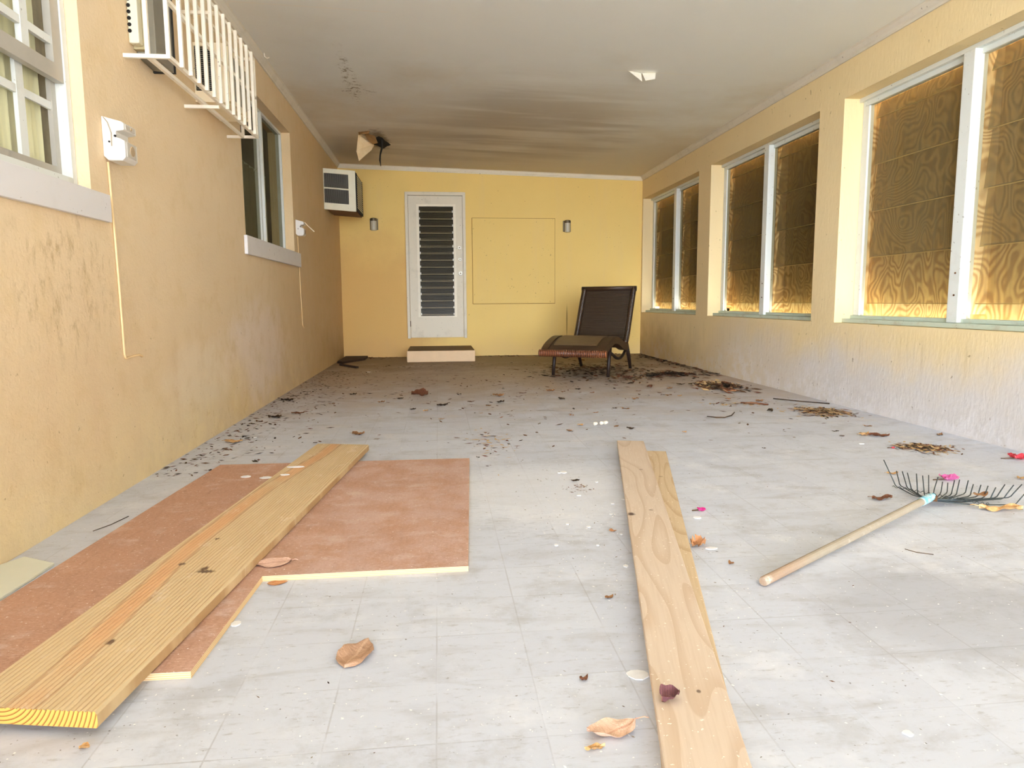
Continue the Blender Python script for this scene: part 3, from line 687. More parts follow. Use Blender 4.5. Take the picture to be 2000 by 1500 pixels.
# ---- white twin boxes with cables
def ebox(y0, y1, z0, z1, o, lab):
    b_ = thing('outlet_box', lab, 'outlet box', (XL, (y0 + y1) / 2, (z0 + z1) / 2))
    H = z1 - z0; n0, n1 = z0 + .50 * H, z0 + .66 * H
    prof = [(XL + .001, z0 + .10 * H), (XL + .018, z0 + .0), (XL + o * .85, z0), (XL + o, z0 + .08 * H), (XL + o, n0 - .05 * H), (XL + o * .8, n0), (XL + o * .62, n0 + .02 * H), (XL + o * .62, n1), (XL + o, n1 + .03 * H), (XL + o, z1 - .16 * H), (XL + o * .9, z1 - .12 * H), (XL + .001, z1)]
    body = build('housing', MB().loft([(x, y0, z) for x, z in prof], [(x, y1, z) for x, z in prof]), MAT['plastic'], b_, bevel=.004)
    for za, zb2 in ((z0 + .10 * H, n0 - .07 * H), (n1 + .06 * H, z1 - .18 * H)):
        build('socket_face', MB().box(XL + o + .0005, XL + o + .003, y0 + .015, y1 - .02, za, zb2), simple('socket_grey', (186, 178, 164), .5), body)
        build('socket_hole', MB().tube([(XL + o + .003, (y0 + y1) / 2, (za + zb2) / 2), (XL + o + .006, (y0 + y1) / 2, (za + zb2) / 2)], min(.02, (zb2 - za) * .36), 14), simple('socket_inset', (150, 128, 98), .7), body)
    m_ = MB()
    build('screw', MB().tube([(XL + o * .6, y0 - .001, n0 + .05 * H), (XL + o * .6, y0 - .004, n0 + .05 * H)], .005, 8), MAT['dark'], body)
    build('screw', MB().tube([(XL + o * .32, y0 - .0005, z0 + .42 * H), (XL + o * .32, y0 - .003, z0 + .42 * H)], .004, 8), MAT['dark'], body)
    return b_
e1 = ebox(3.028, 3.145, 1.355, 1.528, .085, 'large white outlet box with two sockets beside the near left window')
build('loose_wire', MB().tube([(XL + .012, 3.022, 1.522), (XL + .03, 3.015, 1.50), (XL + .04, 3.018, 1.46), (XL + .036, 3.024, 1.41)], .0018, 6), simple('grey_wire', (150, 138, 118), .7), e1)
e2 = ebox(6.865, 6.975, 1.41, 1.56, .075, 'small white outlet box with a dangling wire beyond the far left window')
build('loose_wire', MB().tube([(XL + .076, 6.93, 1.54), (XL + .10, 6.95, 1.51), (XL + .135, 6.99, 1.475), (XL + .15, 7.0, 1.46)], .004, 6), MAT['cream2'], e2)
def cable(pts, lab, r=.0045):
    o = build('wall_cable', MB().tube(pts, r, 6), MAT['cable'], origin=pts[0], smooth=True); tag(o, lab, 'cable')
cable([(XL + .006, 3.05, 1.352), (XL + .006, 3.062, 1.1), (XL + .006, 3.07, .8), (XL + .006, 3.072, .57), (XL + .006, 3.082, .553), (XL + .006, 3.14, .556), (XL + .006, 3.22, .557), (XL + .012, 3.235, .548)], 'painted cable running down the near left wall and bending at its foot')
cable([(XL + .006, 6.92, 1.405), (XL + .006, 6.935, 1.2), (XL + .006, 6.96, .8), (XL + .006, 6.985, .56), (XL + .01, 7.03, .53)], 'thin painted cable hanging below the small far outlet box', .0035)

# ================================================================== CEILING DAMAGE
pm = NT('torn_ceiling_paper', .9); pm.color(pm.mix(pm.noise(pm.obj(), 14, 5, .7), s2l((236, 216, 176)), s2l((206, 172, 118))))
bmt = NT('torn_brown_board', .9); bmt.color(bmt.mix(bmt.noise(bmt.obj(), 12, 5, .7), s2l((150, 108, 58)), s2l((104, 70, 36))))
fl = thing('torn_ceiling_flap', 'torn flap of ceiling board hanging near the back left corner', 'ceiling damage', (-.75, 8.1, 2.6))
def sheetpoly(mb, pts, off=(0, .008, 0)):
    n = len(pts); A = [Vector(p) for p in pts]; B = [p + Vector(off) for p in A]; mb.loft(A, B)
ct = lambda x: cz(x) - .002
m_ = MB(); sheetpoly(m_, [(-.70, 8.22, ct(-.70)), (-.84, 8.12, ct(-.84)), (-.862, 8.08, 2.44), (-.832, 8.02, 2.326), (-.76, 8.06, 2.40), (-.70, 8.10, 2.462), (-.675, 8.15, 2.52)])
build('hanging_board', m_, pm.mat, fl)
m_ = MB(); sheetpoly(m_, [(-.665, 8.16, ct(-.665)), (-.77, 8.02, ct(-.77)), (-.735, 8.0, 2.555), (-.68, 8.04, 2.512), (-.63, 8.10, 2.54)], (.004, .010, 0))
build('brown_layer', m_, bmt.mat, fl)
m_ = MB(); sheetpoly(m_, [(-.83, 8.02, ct(-.83)), (-.70, 7.94, ct(-.7)), (-.71, 7.93, 2.60), (-.82, 7.96, 2.592)], (0, .006, 0))
build('brown_layer', m_, bmt.mat, fl)
build('dangling_strip', MB().tube([(-.60, 8.35, cz(-.6) - .004), (-.598, 8.3, 2.53), (-.612, 8.22, 2.44), (-.615, 8.18, 2.37), (-.605, 8.16, 2.30)], [.014, .013, .009, .010, .004], 6), MAT['dark'], fl)
m_ = MB(); hole = [(-.62 + .09 * math.cos(t) * (1 + .3 * math.sin(3 * t)), 8.5 + .26 * math.sin(t) * (1 + .25 * math.cos(4 * t)), 0) for t in [2 * PI * k / 20 for k in range(20)]]
m_.loft([(x, y, cz(x) - .0015) for x, y, _ in hole], [(x, y, cz(x) - .0005) for x, y, _ in hole])
build('dark_hole', m_, MAT['blackhole'], fl)
tw = thing('peeling_paper', 'small white peeling flap on the ceiling above the middle window', 'ceiling damage', (1.64, 5.55, 2.5))
wp = simple('white_torn_paper', (246, 240, 226), .9)
m_ = MB(); sheetpoly(m_, [(1.525, 5.56, cz(1.525)), (1.64, 5.60, cz(1.64)), (1.632, 5.54, 2.486)], (0, .004, 0)); build('paper_flap', m_, wp, tw)
m_ = MB(); sheetpoly(m_, [(1.65, 5.60, cz(1.65)), (1.75, 5.57, cz(1.75)), (1.735, 5.54, 2.508), (1.655, 5.53, 2.49)], (0, .004, 0)); build('paper_flap', m_, wp, tw)
hk = build('ceiling_hook', MB().tube([(XL + .066, 5.62, ZL + .045), (XL + .068, 5.62, ZL + .02), (XL + .085, 5.62, ZL + .008), (XL + .10, 5.63, ZL + .018)], .003, 6), MAT['iron'], origin=(XL + .066, 5.62, ZL + .045))
tag(hk, 'tiny white hook on the left coving above the cage end', 'hook')

# ================================================================== CHAISE
ch = thing('chaise_lounge', 'dark brown wicker chaise lounge standing in the back right corner', 'chaise', (1.738, 7.543, 0), -math.atan2(.48207, .87613))
def wicker(name, a, b, hi, fx, fy_, fz):
    m = NT(name, .38, spec=.45); p = m.obj(); x, y, z = m.xyz(p)
    wv = m.math('ADD', m.math('MULTIPLY', x, fx), m.math('ADD', m.math('MULTIPLY', y, fy_), m.math('MULTIPLY', z, fz)))
    s_ = m.math('SINE', wv)
    c = m.mix(m.noise(p, 16, 4), s2l(a), s2l(b)); c = m.mix(m.rng(s_, .1, 1), c, s2l(hi))
    m.color(c); m.bump(s_, .5, .004); return m.mat
WK_wrap = wicker('wicker_wrap', (84, 46, 26), (60, 32, 18), (146, 86, 52), 330, 0, 0)
WK_side = wicker('wicker_side', (52, 35, 20), (38, 25, 14), (70, 48, 28), 0, 300, 300)
WK_seat = wicker('wicker_seat', (92, 72, 47), (70, 53, 34), (108, 86, 58), 0, 420, 0)
WK_back = wicker('wicker_back', (42, 29, 17), (31, 21, 12), (58, 42, 25), 0, 0, 380)
MAT['leg'] = simple('dark_leg_wood', (40, 27, 20), .5)
PR = [(-.84, .262), (-.79, .298), (-.70, .335), (-.58, .368), (-.46, .388), (-.34, .384), (-.22, .358), (-.10, .322), (.0, .298), (.09, .292), (.17, .318), (.24, .395), (.31, .51), (.39, .655), (.47, .79), (.545, .915)]
def psmooth(P, n=4):
    out = []
    for i in range(len(P) - 1):
        p0 = P[max(i - 1, 0)]; p1 = P[i]; p2 = P[i + 1]; p3 = P[min(i + 2, len(P) - 1)]
        for k in range(n):
            t = k / n
            out.append(tuple(.5 * (2 * p1[j] + (p2[j] - p0[j]) * t + (2 * p0[j] - 5 * p1[j] + 4 * p2[j] - p3[j]) * t * t + (3 * p1[j] - p0[j] - 3 * p2[j] + p3[j]) * t ** 3) for j in (0, 1)))
    out.append(P[-1]); return out
PS = psmooth(PR); iv = min(range(len(PS)), key=lambda i: abs(PS[i][0] - .13))
def offset_profile(P, d):
    res = []
    for i, p in enumerate(P):
        q = P[min(i + 1, len(P) - 1)]; r = P[max(i - 1, 0)]; t = Vector((q[0] - r[0], q[1] - r[1])).normalized()
        res.append((p[0] - t.y * d, p[1] + t.x * d))
    return res
def slab(P, w, top, bot, x0=None, x1=None):
    A = offset_profile(P, top); B = offset_profile(P, bot); x0 = -w if x0 is None else x0; x1 = w if x1 is None else x1
    mb = MB(); n = len(P)
    for i in range(n - 1):
        mb.hexa([(x0, B[i][0], B[i][1]), (x1, B[i][0], B[i][1]), (x1, B[i + 1][0], B[i + 1][1]), (x0, B[i + 1][0], B[i + 1][1]),
                 (x0, A[i][0], A[i][1]), (x1, A[i][0], A[i][1]), (x1, A[i + 1][0], A[i + 1][1]), (x0, A[i + 1][0], A[i + 1][1])])
    return mb
def clean(o):          # drop interior faces left between hexa segments
    bm = bmesh.new(); bm.from_mesh(o.data); bmesh.ops.remove_doubles(bm, verts=bm.verts, dist=1e-5)
    seen = {}
    for f in bm.faces: seen.setdefault(tuple(sorted(v.index for v in f.verts)), []).append(f)
    kill = [f for L_ in seen.values() if len(L_) > 1 for f in L_]
    bmesh.ops.delete(bm, geom=kill, context='FACES'); bmesh.ops.recalc_face_normals(bm, faces=bm.faces); bm.to_mesh(o.data); bm.free(); return o
seatP = PS[:iv + 1]; backP = PS[iv:]
clean(build('seat', slab(seatP[1:], .262, .012, -.03), WK_side, ch, local=True))
pad = seatP[6:-9]
clean(build('seat_pad', slab(pad, .225, .026, .0125), WK_seat, ch, local=True))
for sx in (-1, 1):
    x0, x1 = (.263, .335) if sx > 0 else (-.335, -.263)
    clean(build('side_roll', slab(seatP[1:], 0, .022, -.055, x0, x1), WK_side, ch, local=True, bevel=0))
clean(build('backrest', slab(backP[2:], .262, .006, -.02), WK_back, ch, local=True))
m_ = MB()
for sx in (-.295, .295): m_.tube([(sx, p[0], p[1]) for p in backP[1:]], .031, 12)
build('back_stile', m_, WK_side, ch, local=True, smooth=True)
tp = backP[-1]
build('top_rail', MB().tube([(-.325, tp[0], tp[1]), (.325, tp[0], tp[1])], .030, 14), WK_side, ch, local=True, smooth=True)
m_ = MB(); nn = 150; pts = [(-.35 + .70 * k / nn, -.845, .255) for k in range(nn + 1)]
m_.tube(pts, [.036 + .003 * math.sin(k * 1.57) for k in range(nn + 1)], 14)
build('front_roll', m_, WK_wrap, ch, local=True, smooth=True)
for sx in (-1, 1):
    build('leg', MB().tube([(sx * .296, -.50, .335), (sx * .296, -.545, .16), (sx * .296, -.575, 0)], [.021, .020, .017], 10), MAT['leg'], ch, local=True, smooth=True)
    build('leg', MB().tube([(sx * .296, .20, .30), (sx * .296, .33, .15), (sx * .293, .43, 0)], [.024, .021, .017], 10), MAT['leg'], ch, local=True, smooth=True)
    c_ = psmooth([(-.52, .25), (-.38, .215), (-.22, .168), (-.08, .160), (.06, .185), (.16, .235), (.21, .285)], 4)
    build('stretcher', MB().tube([(sx * .296, q[0], q[1]) for q in c_], .016, 10), MAT['leg'], ch, local=True, smooth=True)

# ================================================================== BOARDS ON THE FLOOR
pl = [(-1.044, 3.361), (-1.078, 2.898), (-1.145, 1.852), (-1.172, 1.40), (-.70, 1.436), (-.529, 1.434), (-.506, 1.940), (.075, 1.944), (.142, 3.342)]
m_ = MB(); n = len(pl); zt = .0165
b0 = len(m_.v); m_.v += [(x, y, .0008) for x, y in pl] + [(x, y, zt) for x, y in pl]
m_.f.append(tuple(range(n - 1, -1, -1))); m_.m.append(1); m_.f.append(tuple(n + i for i in range(n))); m_.m.append(0)
for i in range(n): j = (i + 1) % n; m_.f.append((i, j, n + j, n + i)); m_.m.append(1)
tag(build('plywood_sheet', m_, [MAT['ply'], MAT['plyedge']], origin=(-.5, 2.4, 0.0008)), 'dusty red-brown L-shaped plywood sheet lying on the tiles at left', 'plywood')

# ribbed deck board lying across the plywood
na, fa = Vector((-.900, 1.300, 0)), Vector((-.638, 3.645, 0)); dv = (fa - na); Ln = dv.length; dv.normalize(); ac_ = Vector((dv.y, -dv.x, 0)); wd = .277
sk0, sk1 = .0, -.03
nr = 25
def deck():
    mb = MB(); prof = []
    for k in range(nr * 6 + 1):
        u = k / (nr * 6); ph = (u * nr) % 1
        prof.append((u * wd, .050 - .0026 * (1 - abs(math.sin(PI * ph)) ** .55) - (.004 if u < .01 or u > .99 else 0)))
    bot = [(wd, .0205), (wd - .003, .0178), (.003, .0178), (0, .0205)]
    ring = prof + bot; ns = 12
    b = len(mb.v); n = len(ring)
    for s in range(ns + 1):
        t = s / ns
        for (x, z) in ring:
            u = x / wd; s0 = -.022 * u; s1 = Ln - .035 * u
            mb.v.append((x, s0 + (s1 - s0) * t, z))
    for s in range(ns):
        for i in range(n):
            j = (i + 1) % n; mb.f.append((b + s * n + i, b + s * n + j, b + (s + 1) * n + j, b + (s + 1) * n + i)); mb.m.append(0)
    mb.f.append(tuple(b + i for i in range(n))); mb.m.append(1); mb.f.append(tuple(b + ns * n + i for i in reversed(range(n)))); mb.m.append(1)
    return mb
eg = NT('pine_end_grain', .8); p_ = eg.obj(); X_, Y_, Z_ = eg.xyz(p_)
rr = eg.math('SQRT', eg.math('ADD', eg.math('POWER', eg.math('SUBTRACT', X_, .09), 2), eg.math('POWER', eg.math('SUBTRACT', Z_, .09), 2)))
eg.color(eg.mix(eg.rng(eg.math('FRACT', eg.math('MULTIPLY', rr, 120)), .5, .95), s2l((226, 168, 84)), s2l((120, 74, 30))))
db = build('deck_board', deck(), [deck_mat(Ln), eg.mat], local=True); db.location = (na.x, na.y, 0); db.rotation_euler = (0, 0, math.atan2(dv.y, dv.x) - PI / 2)
tag(db, 'wide yellow ribbed pine deck board lying across the plywood sheet', 'board')

def pine(name, far, near, width, z0, z1, mat, lab):
    far = Vector((*far, 0)); near = Vector((*near, 0)); d_ = far - near; Lg = d_.length
    mb = MB().box(0, width, 0, Lg, 0, z1 - z0)
    o = build(name, mb, mat, local=True, bevel=.003); o.location = (near.x, near.y, z0); o.rotation_euler = (0, 0, math.atan2(d_.y, d_.x) - PI / 2)
    return tag(o, lab, 'board')
pine('pine_plank', (.937, 3.547), (.255, .60), .140, .0215, .042, pine_mat('pale_pine', (204, 186, 166), (180, 154, 128), 1.3), 'long pale pine plank lying on top of another plank, right of centre')
pine('pine_plank', (1.008, 3.385), (.230, .58), .137, .0008, .0205, pine_mat('tan_pine', (196, 174, 142), (166, 138, 104), 4.7), 'tan pine plank underneath the long pale plank, mostly hidden')

sl = build('threshold_slab', MB().prism([(-1.318, 1.2), (-1.186, 1.2), (-1.170, 1.89), (-1.162, 2.142), (-1.285, 2.212), (-1.318, 2.15)], .0006, .009), simple('pale_green_marble', (222, 224, 208), .5, var=.08, scale=5), origin=(-1.25, 1.7, .0006), bevel=.002)
tag(sl, 'pale green stone slab at the foot of the near left wall', 'slab')
dk = simple('dark_rotten_board', (52, 36, 22), .85, var=.3, scale=10)
tb = build('rotten_board', MB().prism([(-1.29, 9.02), (-1.22, 8.95), (-.98, 9.45), (-.985, 9.86), (-1.29, 9.86)], .001, .03), dk, origin=(-1.14, 9.4, .001), bevel=.004)
tag(tb, 'dark rotten board lying flat in the back left corner', 'board')
ts = build('dark_stick', MB().bar((-1.21, 8.72, .0125), (-.955, 8.32, .0125), .03, .022), dk, origin=(-1.08, 8.5, .001), bevel=.003)
tag(ts, 'dark wooden stick in front of the rotten corner board', 'stick')

# ================================================================== RAKE
rk = thing('leaf_rake', 'old wire leaf rake lying tines up with a wooden handle', 'rake', (1.84, 2.346, 0))
ha, hb_ = Vector((.873, 1.738, .0145)), Vector((1.757, 2.304, .040)); hd = (hb_ - ha).normalized()
hm = NT('weathered_handle', .8); p_ = hm.obj()
hx, hy, hz = hm.xyz(p_)
c_ = hm.mix(hm.noise(p_, 14, 6, .7), s2l((160, 149, 131)), s2l((130, 118, 100)))
c_ = hm.mix(hm.mul(hm.rng(hx, -.70, -.90), .6), c_, s2l((150, 118, 94)))
c_ = hm.mix(hm.rng(hm.noise(p_, 9, 6, .7), .54, .7, 0, .6), c_, s2l((216, 204, 188)))
hm.color(c_)
build('handle', MB().tube([ha, ha + hd * .006, ha + (hb_ - ha) * .5, hb_], [.0115, .0138, .0135, .0135], 14), hm.mat, rk, smooth=False)
bp = NT('worn_blue_paint', .5); bp.color(bp.mix(bp.rng(bp.noise(bp.obj(), 40, 5, .7), .42, .58), s2l((104, 170, 190)), s2l((176, 196, 194))))
build('ferrule', MB().tube([hb_ - hd * .004, hb_ + hd * .06, hb_ + hd * .10], [.0155, .0155, .013], 12), bp.mat, rk)
tinem = simple('dark_wire_tine', (62, 70, 72), .5, .5)
hub = hb_ + hd * .096
build('hub_spring', MB().tube([hub + Vector((-.012, .012, -.006)), hub + Vector((.012, -.012, -.006))], .012, 8), MAT['rust'], rk)
TINES = [([1.867, 2.609, 0.02], [1.831, 2.639, 0.118]), ([1.893, 2.618, 0.02], [1.897, 2.648, 0.066]), ([1.898, 2.581, 0.02], [1.896, 2.61, 0.074]), ([1.893, 2.546, 0.02], [1.893, 2.575, 0.077]), ([1.88, 2.491, 0.02], [1.892, 2.52, 0.087]), ([1.893, 2.470, 0.02], [1.903, 2.499, 0.084]), ([1.939, 2.506, 0.02], [1.954, 2.532, 0.076]), ([1.968, 2.514, 0.02], [2.0, 2.538, 0.064]), ([1.979, 2.489, 0.02], [2.0, 2.511, 0.052]), ([2.003, 2.486, 0.02], [2.019, 2.506, 0.049]), ([1.999, 2.458, 0.02], [2.022, 2.475, 0.067]), ([2.014, 2.450, 0.02], [2.036, 2.466, 0.071]), ([2.066, 2.467, 0.02], [2.086, 2.481, 0.063]), ([2.057, 2.431, 0.02], [2.076, 2.442, 0.058]), ([2.081, 2.421, 0.02], [2.098, 2.43, 0.058]), ([2.088, 2.398, 0.02], [2.106, 2.404, 0.061]), ([2.095, 2.376, 0.02], [2.117, 2.379, 0.061]), ([2.143, 2.399, 0.02], [2.177, 2.404, 0.064]), ([2.155, 2.379, 0.02], [2.194, 2.382, 0.067]), ([2.198, 2.395, 0.02], [2.244, 2.399, 0.063]), ([2.138, 2.303, 0.02], [2.167, 2.298, 0.06])]
for i, (bq, tq) in enumerate(TINES):
    B_ = Vector(bq); T_ = Vector(tq); s_ = hub + Vector((0, 0, -.016 + .001 * (i % 5)))
    u = (B_ - s_); k1 = s_ + u * .5; k1.z = .012 + .0015 * (i % 4); k2 = B_ - u.normalized() * .014; k2.z = .014; k3 = B_ + (T_ - B_).normalized() * .018; B2 = Vector((B_.x, B_.y, .019))
    build('tine', MB().tube([s_, k1, k2, B2, k3, T_], .0021, 6), tinem, rk, smooth=True)
bz = [Vector((1.826, 2.567, .024)), Vector((1.861, 2.516, .026)), Vector((1.885, 2.455, .028)), Vector((1.91, 2.40, .029)), Vector((1.947, 2.361, .028)), Vector((1.983, 2.316, .026)), Vector((2.03, 2.30, .022))]
sp_ = []
for i in range(len(bz) - 1):
    for k in range(14):
        t = k / 14; q = bz[i].lerp(bz[i + 1], t); a_ = (i * 14 + k) * 1.25; sp_.append(q + Vector((.003 * math.cos(a_), .003 * math.cos(a_), .004 * math.sin(a_))))
build('spreader_wire', MB().tube(sp_, .0013, 5), tinem, rk)

# ================================================================== LEAVES AND PETALS
def leaf_mesh(name, mat, aspect=.55, curl=.25, cup=.2, wave=.06, teeth=0, tip=1.0, seed=1, stem=.18):
    rnd = random.Random(seed); nu, nv = 12, 8; ph = rnd.random() * 6
    mb = MB(); W = []
    def f(u, v):
        x = u - .5; s = v * 2 - 1
        w = aspect * .5 * (math.sin(PI * min(1, max(0, u)) ** .8) ** .75) * (1 + teeth * math.sin(u * 47))
        y = s * w
        z = .6 * curl * (x * x * 2.2) + .55 * cup * (y * y * 5) + wave * math.sin(6 * x + 3 * s + ph) * (.3 + abs(s)) + wave * .5 * math.sin(13 * x - 5 * s + ph)
        return (x, y, z)
    mb.grid(f, nu, nv)
    if stem: mb.tube([(-.5, 0, f(0, .5)[2]), (-.5 - stem * .6, .02, f(0, .5)[2] + .02), (-.5 - stem, .05, f(0, .5)[2])], .012, 5)
    zmin = min(v[2] for v in mb.v); mb.v = [(x, y, z - zmin) for x, y, z in mb.v]
    me = bpy.data.meshes.new(name); me.from_pydata(mb.v, [], mb.f); me.materials.append(mat)
    for p in me.polygons: p.use_smooth = True
    return me
SH = [dict(aspect=.55, curl=.08, cup=.12, wave=.02), dict(aspect=.42, curl=.25, cup=.3, wave=.04), dict(aspect=.65, curl=.12, cup=-.2, wave=.06), dict(aspect=.5, curl=.3, cup=.1, wave=.07)]
LMESH = {}
def get_leaf(color, sh):
    if (color, sh) not in LMESH: LMESH[(color, sh)] = leaf_mesh('dry_leaf', LM[color], seed=sh * 7 + 3, **SH[sh])
    return LMESH[(color, sh)]
def put(name, me, x, y, size, rz, lab, cat, z=.0012, group=None, tilt=(0, 0)):
    o = bpy.data.objects.new(name, me); COL.objects.link(o); o.location = (x, y, z); o.rotation_euler = (tilt[0], tilt[1], rz); o.scale = (size,) * 3
    return tag(o, lab, cat, group)
CW = {'red': 'reddish brown', 'dark': 'dark shrivelled', 'brown': 'mid brown', 'tan': 'pale tan', 'orange': 'orange-brown'}
LEAVES = [(-0.996, 4.973, 0.106, 'red'), (-1.209, 5.643, 0.11, 'dark'), (-1.224, 5.917, 0.054, 'dark'), (-1.183, 4.663, 0.072, 'red'), (-1.119, 4.817, 0.111, 'dark'), (-0.827, 5.418, 0.057, 'brown'), (-0.725, 5.936, 0.071, 'dark'), (-1.117, 5.997, 0.064, 'dark'), (-1.169, 6.208, 0.066, 'dark'),
 (0.168, 5.798, 0.043, 'dark'), (-0.309, 5.623, 0.05, 'dark'), (-0.45, 5.443, 0.065, 'brown'), (0.022, 5.21, 0.125, 'dark'), (0.243, 5.366, 0.06, 'red'), (0.474, 5.303, 0.08, 'dark'), (0.366, 5.133, 0.046, 'brown'), (0.485, 5.654, 0.11, 'brown'), (0.414, 4.594, 0.042, 'orange'), (0.292, 4.807, 0.036, 'tan'), (0.011, 4.591, 0.048, 'tan'), (0.474, 4.714, 0.028, 'dark'), (0.27, 4.064, 0.025, 'brown'), (0.189, 3.417, 0.026, 'dark'), (-0.1, 4.957, 0.052, 'tan'), (-0.191, 5.042, 0.053, 'dark'),
 (0.709, 5.812, 0.079, 'red'), (0.963, 5.909, 0.098, 'brown'), (1.061, 5.825, 0.044, 'brown'), (0.967, 5.399, 0.074, 'dark'), (1.301, 5.754, 0.07, 'orange'), (1.217, 5.975, 0.055, 'dark'), (1.798, 6.344, 0.128, 'dark'), (1.896, 6.052, 0.095, 'red'), (1.904, 6.813, 0.12, 'red'), (2.037, 5.918, 0.065, 'brown'), (1.715, 5.791, 0.063, 'brown'), (1.875, 5.471, 0.06, 'brown'), (1.951, 5.428, 0.077, 'tan'), (1.548, 5.31, 0.066, 'brown'), (1.092, 4.712, 0.058, 'orange'), (0.9, 4.608, 0.042, 'orange'), (1.34, 4.839, 0.075, 'brown'), (1.269, 4.874, 0.038, 'dark'), (0.88, 4.235, 0.052, 'tan'), (1.094, 4.169, 0.058, 'brown'), (0.777, 4.058, 0.044, 'brown'), (1.158, 4.072, 0.057, 'dark'), (1.441, 3.915, 0.044, 'tan'), (1.701, 3.431, 0.023, 'dark'),
 (2.233, 6.192, 0.088, 'dark'), (2.266, 5.201, 0.051, 'orange'), (2.456, 5.059, 0.084, 'brown'), (2.315, 4.6, 0.077, 'dark'), (2.336, 3.822, 0.047, 'dark'), (2.624, 3.951, 0.057, 'brown'), (2.858, 3.637, 0.083, 'brown'), (2.478, 6.113, 0.128, 'tan'), (2.469, 5.639, 0.119, 'orange'), (2.647, 6.248, 0.11, 'brown'), (2.667, 5.929, 0.136, 'dark'), (2.408, 5.823, 0.103, 'red')]
R_ = random.Random(3)
for (x, y, s, c) in LEAVES:
    if x < -.7: zone, gr = 'along the foot of the left wall beyond the plywood', 'left wall leaves'
    elif x < .6: zone, gr = 'in the middle of the floor, between plywood and doorstep', 'mid floor leaves'
    elif x < 2.2: zone, gr = 'between the far end of the pale planks and the chaise', 'leaves before the chaise'
    else: zone, gr = 'on the right, between the chaise and the straw heaps', 'right wall leaves'
    put('dry_leaf', get_leaf(c, R_.randrange(4)), x, y, s * .85, R_.uniform(-.9, .9) + (PI if R_.random() < .5 else 0), '%s dry leaf %s' % (CW[c], zone), 'leaf', group='%s %s' % (CW[c], gr))
def special(name, x, y, size, rz, color, lab, cat='leaf', z=.0012, tilt=(0, 0), stem=.18, **k):
    return put(name, leaf_mesh(name, LM[color], stem=stem, seed=int(x * 100) % 97, **k), x, y, size, rz, lab, cat, z, tilt=tilt)
special('dry_leaf', -.194, 1.495, .125, 1.25, 'buff', 'broad brown dry leaf alone on the tiles in the foreground', aspect=.62, curl=.08, cup=.15, wave=.03, teeth=.04, stem=0)
special('dry_leaf', -.500, 2.035, .108, 3.3, 'pink', 'oval pinkish dead leaf on the plywood corner by the notch', z=.0175, aspect=.72, curl=.1, cup=.1, wave=.02)
special('dry_leaf', -.462, 1.925, .055, .2, 'orange', 'small orange oval leaf on tiles against the plywood notch edge', aspect=.62, curl=.06, cup=.05, wave=.01, stem=0)
special('dry_leaf', .300, 1.150, .098, 3.35, 'peach', 'curled peach-coloured leaf against the near left edge of the planks', aspect=.55, curl=.5, cup=.5, wave=.04, stem=.25)
special('dry_leaf', .418, 1.175, .042, .4, 'purple', 'crumpled purple-brown leaf on the edge of the pale plank', z=.0435, aspect=.95, curl=.3, cup=.9, wave=.12, stem=0)
special('dry_leaf', .815, 2.06, .052, .3, 'orange', 'star-shaped orange-brown leaf beside the right edge of the planks', aspect=.9, curl=.4, cup=.8, wave=.15, teeth=.25)
special('dry_leaf', -.481, 4.121, .074, .3, 'brown', 'curled brown leaf just beyond the far end of the ribbed board', aspect=.7, curl=.3, cup=.3, wave=.08)
special('dry_leaf', -1.157, 3.988, .094, .1, 'tan', 'pale tan leaf by the left wall, beyond the plywood corner', aspect=.6, curl=.12, cup=.1, wave=.05)
special('dry_leaf', -.16, 5.753, .14, .1, 'red', 'large upright reddish leaf in the middle of the back floor', aspect=.8, curl=.5, cup=.9, wave=.1)
special('dry_leaf', 2.50, 3.66, .12, -.2, 'red', 'broad red-brown leaf between the straw heap and the planks', aspect=.5, curl=.15, cup=.2, wave=.04)
special('dry_leaf', 2.43, 3.69, .10, .5, 'tan', 'tan leaf touching the broad red-brown leaf near the straw', aspect=.35, curl=.2, cup=.3, wave=.06)
special('dry_leaf', 2.02, 2.845, .055, .0, 'tan', 'tan leaf behind the leftmost rake tine', aspect=.6, curl=.2, cup=.3, wave=.05)
special('dry_leaf', 1.72, 2.475, .085, .0, 'red', 'red-brown leaf half under the rake beside its ferrule', aspect=.4, curl=.2, cup=.4, wave=.06)
special('dry_leaf', 2.06, 2.285, .15, -.25, 'tan', 'long tan leaf in front of the rake tines', aspect=.3, curl=.1, cup=.4, wave=.05)
special('dry_leaf', 2.075, 2.40, .07, .2, 'brown', 'brown leaf caught on the right-hand rake tines', z=.026, aspect=.6, curl=.2, cup=.2, wave=.05)
special('dry_leaf', 2.517, 2.693, .056, .4, 'tan', 'tan leaf at the right edge of the picture above the rake', aspect=.6, curl=.2, cup=.3, wave=.05)
special('dry_leaf', .584, 2.903, .038, .1, 'dark', 'dark curled leaf on the dusty tiles left of the pale plank', aspect=.5, curl=.4, cup=.6, wave=.05)
special('dry_leaf', .580, 2.237, .026, .1, 'orange', 'tiny orange leaf scrap close to the left plank edge', aspect=.7, curl=.3, cup=.6, wave=.05)
special('dry_leaf', .856, 1.905, .018, .1, 'brown', 'tiny brown seed husk between the planks and the rake handle', aspect=.9, curl=.3, cup=.9, wave=.1, stem=0)
special('dry_leaf', .438, 1.718, .032, .6, 'brown', 'small brown leaf scrap left of the planks, level with the handle end', aspect=.5, curl=.3, cup=.2, wave=.05, stem=0)
special('dry_leaf', .288, 1.333, .024, .6, 'red', 'small red-brown leaf scrap left of the big white flake', aspect=.6, curl=.5, cup=.4, wave=.1, stem=0)
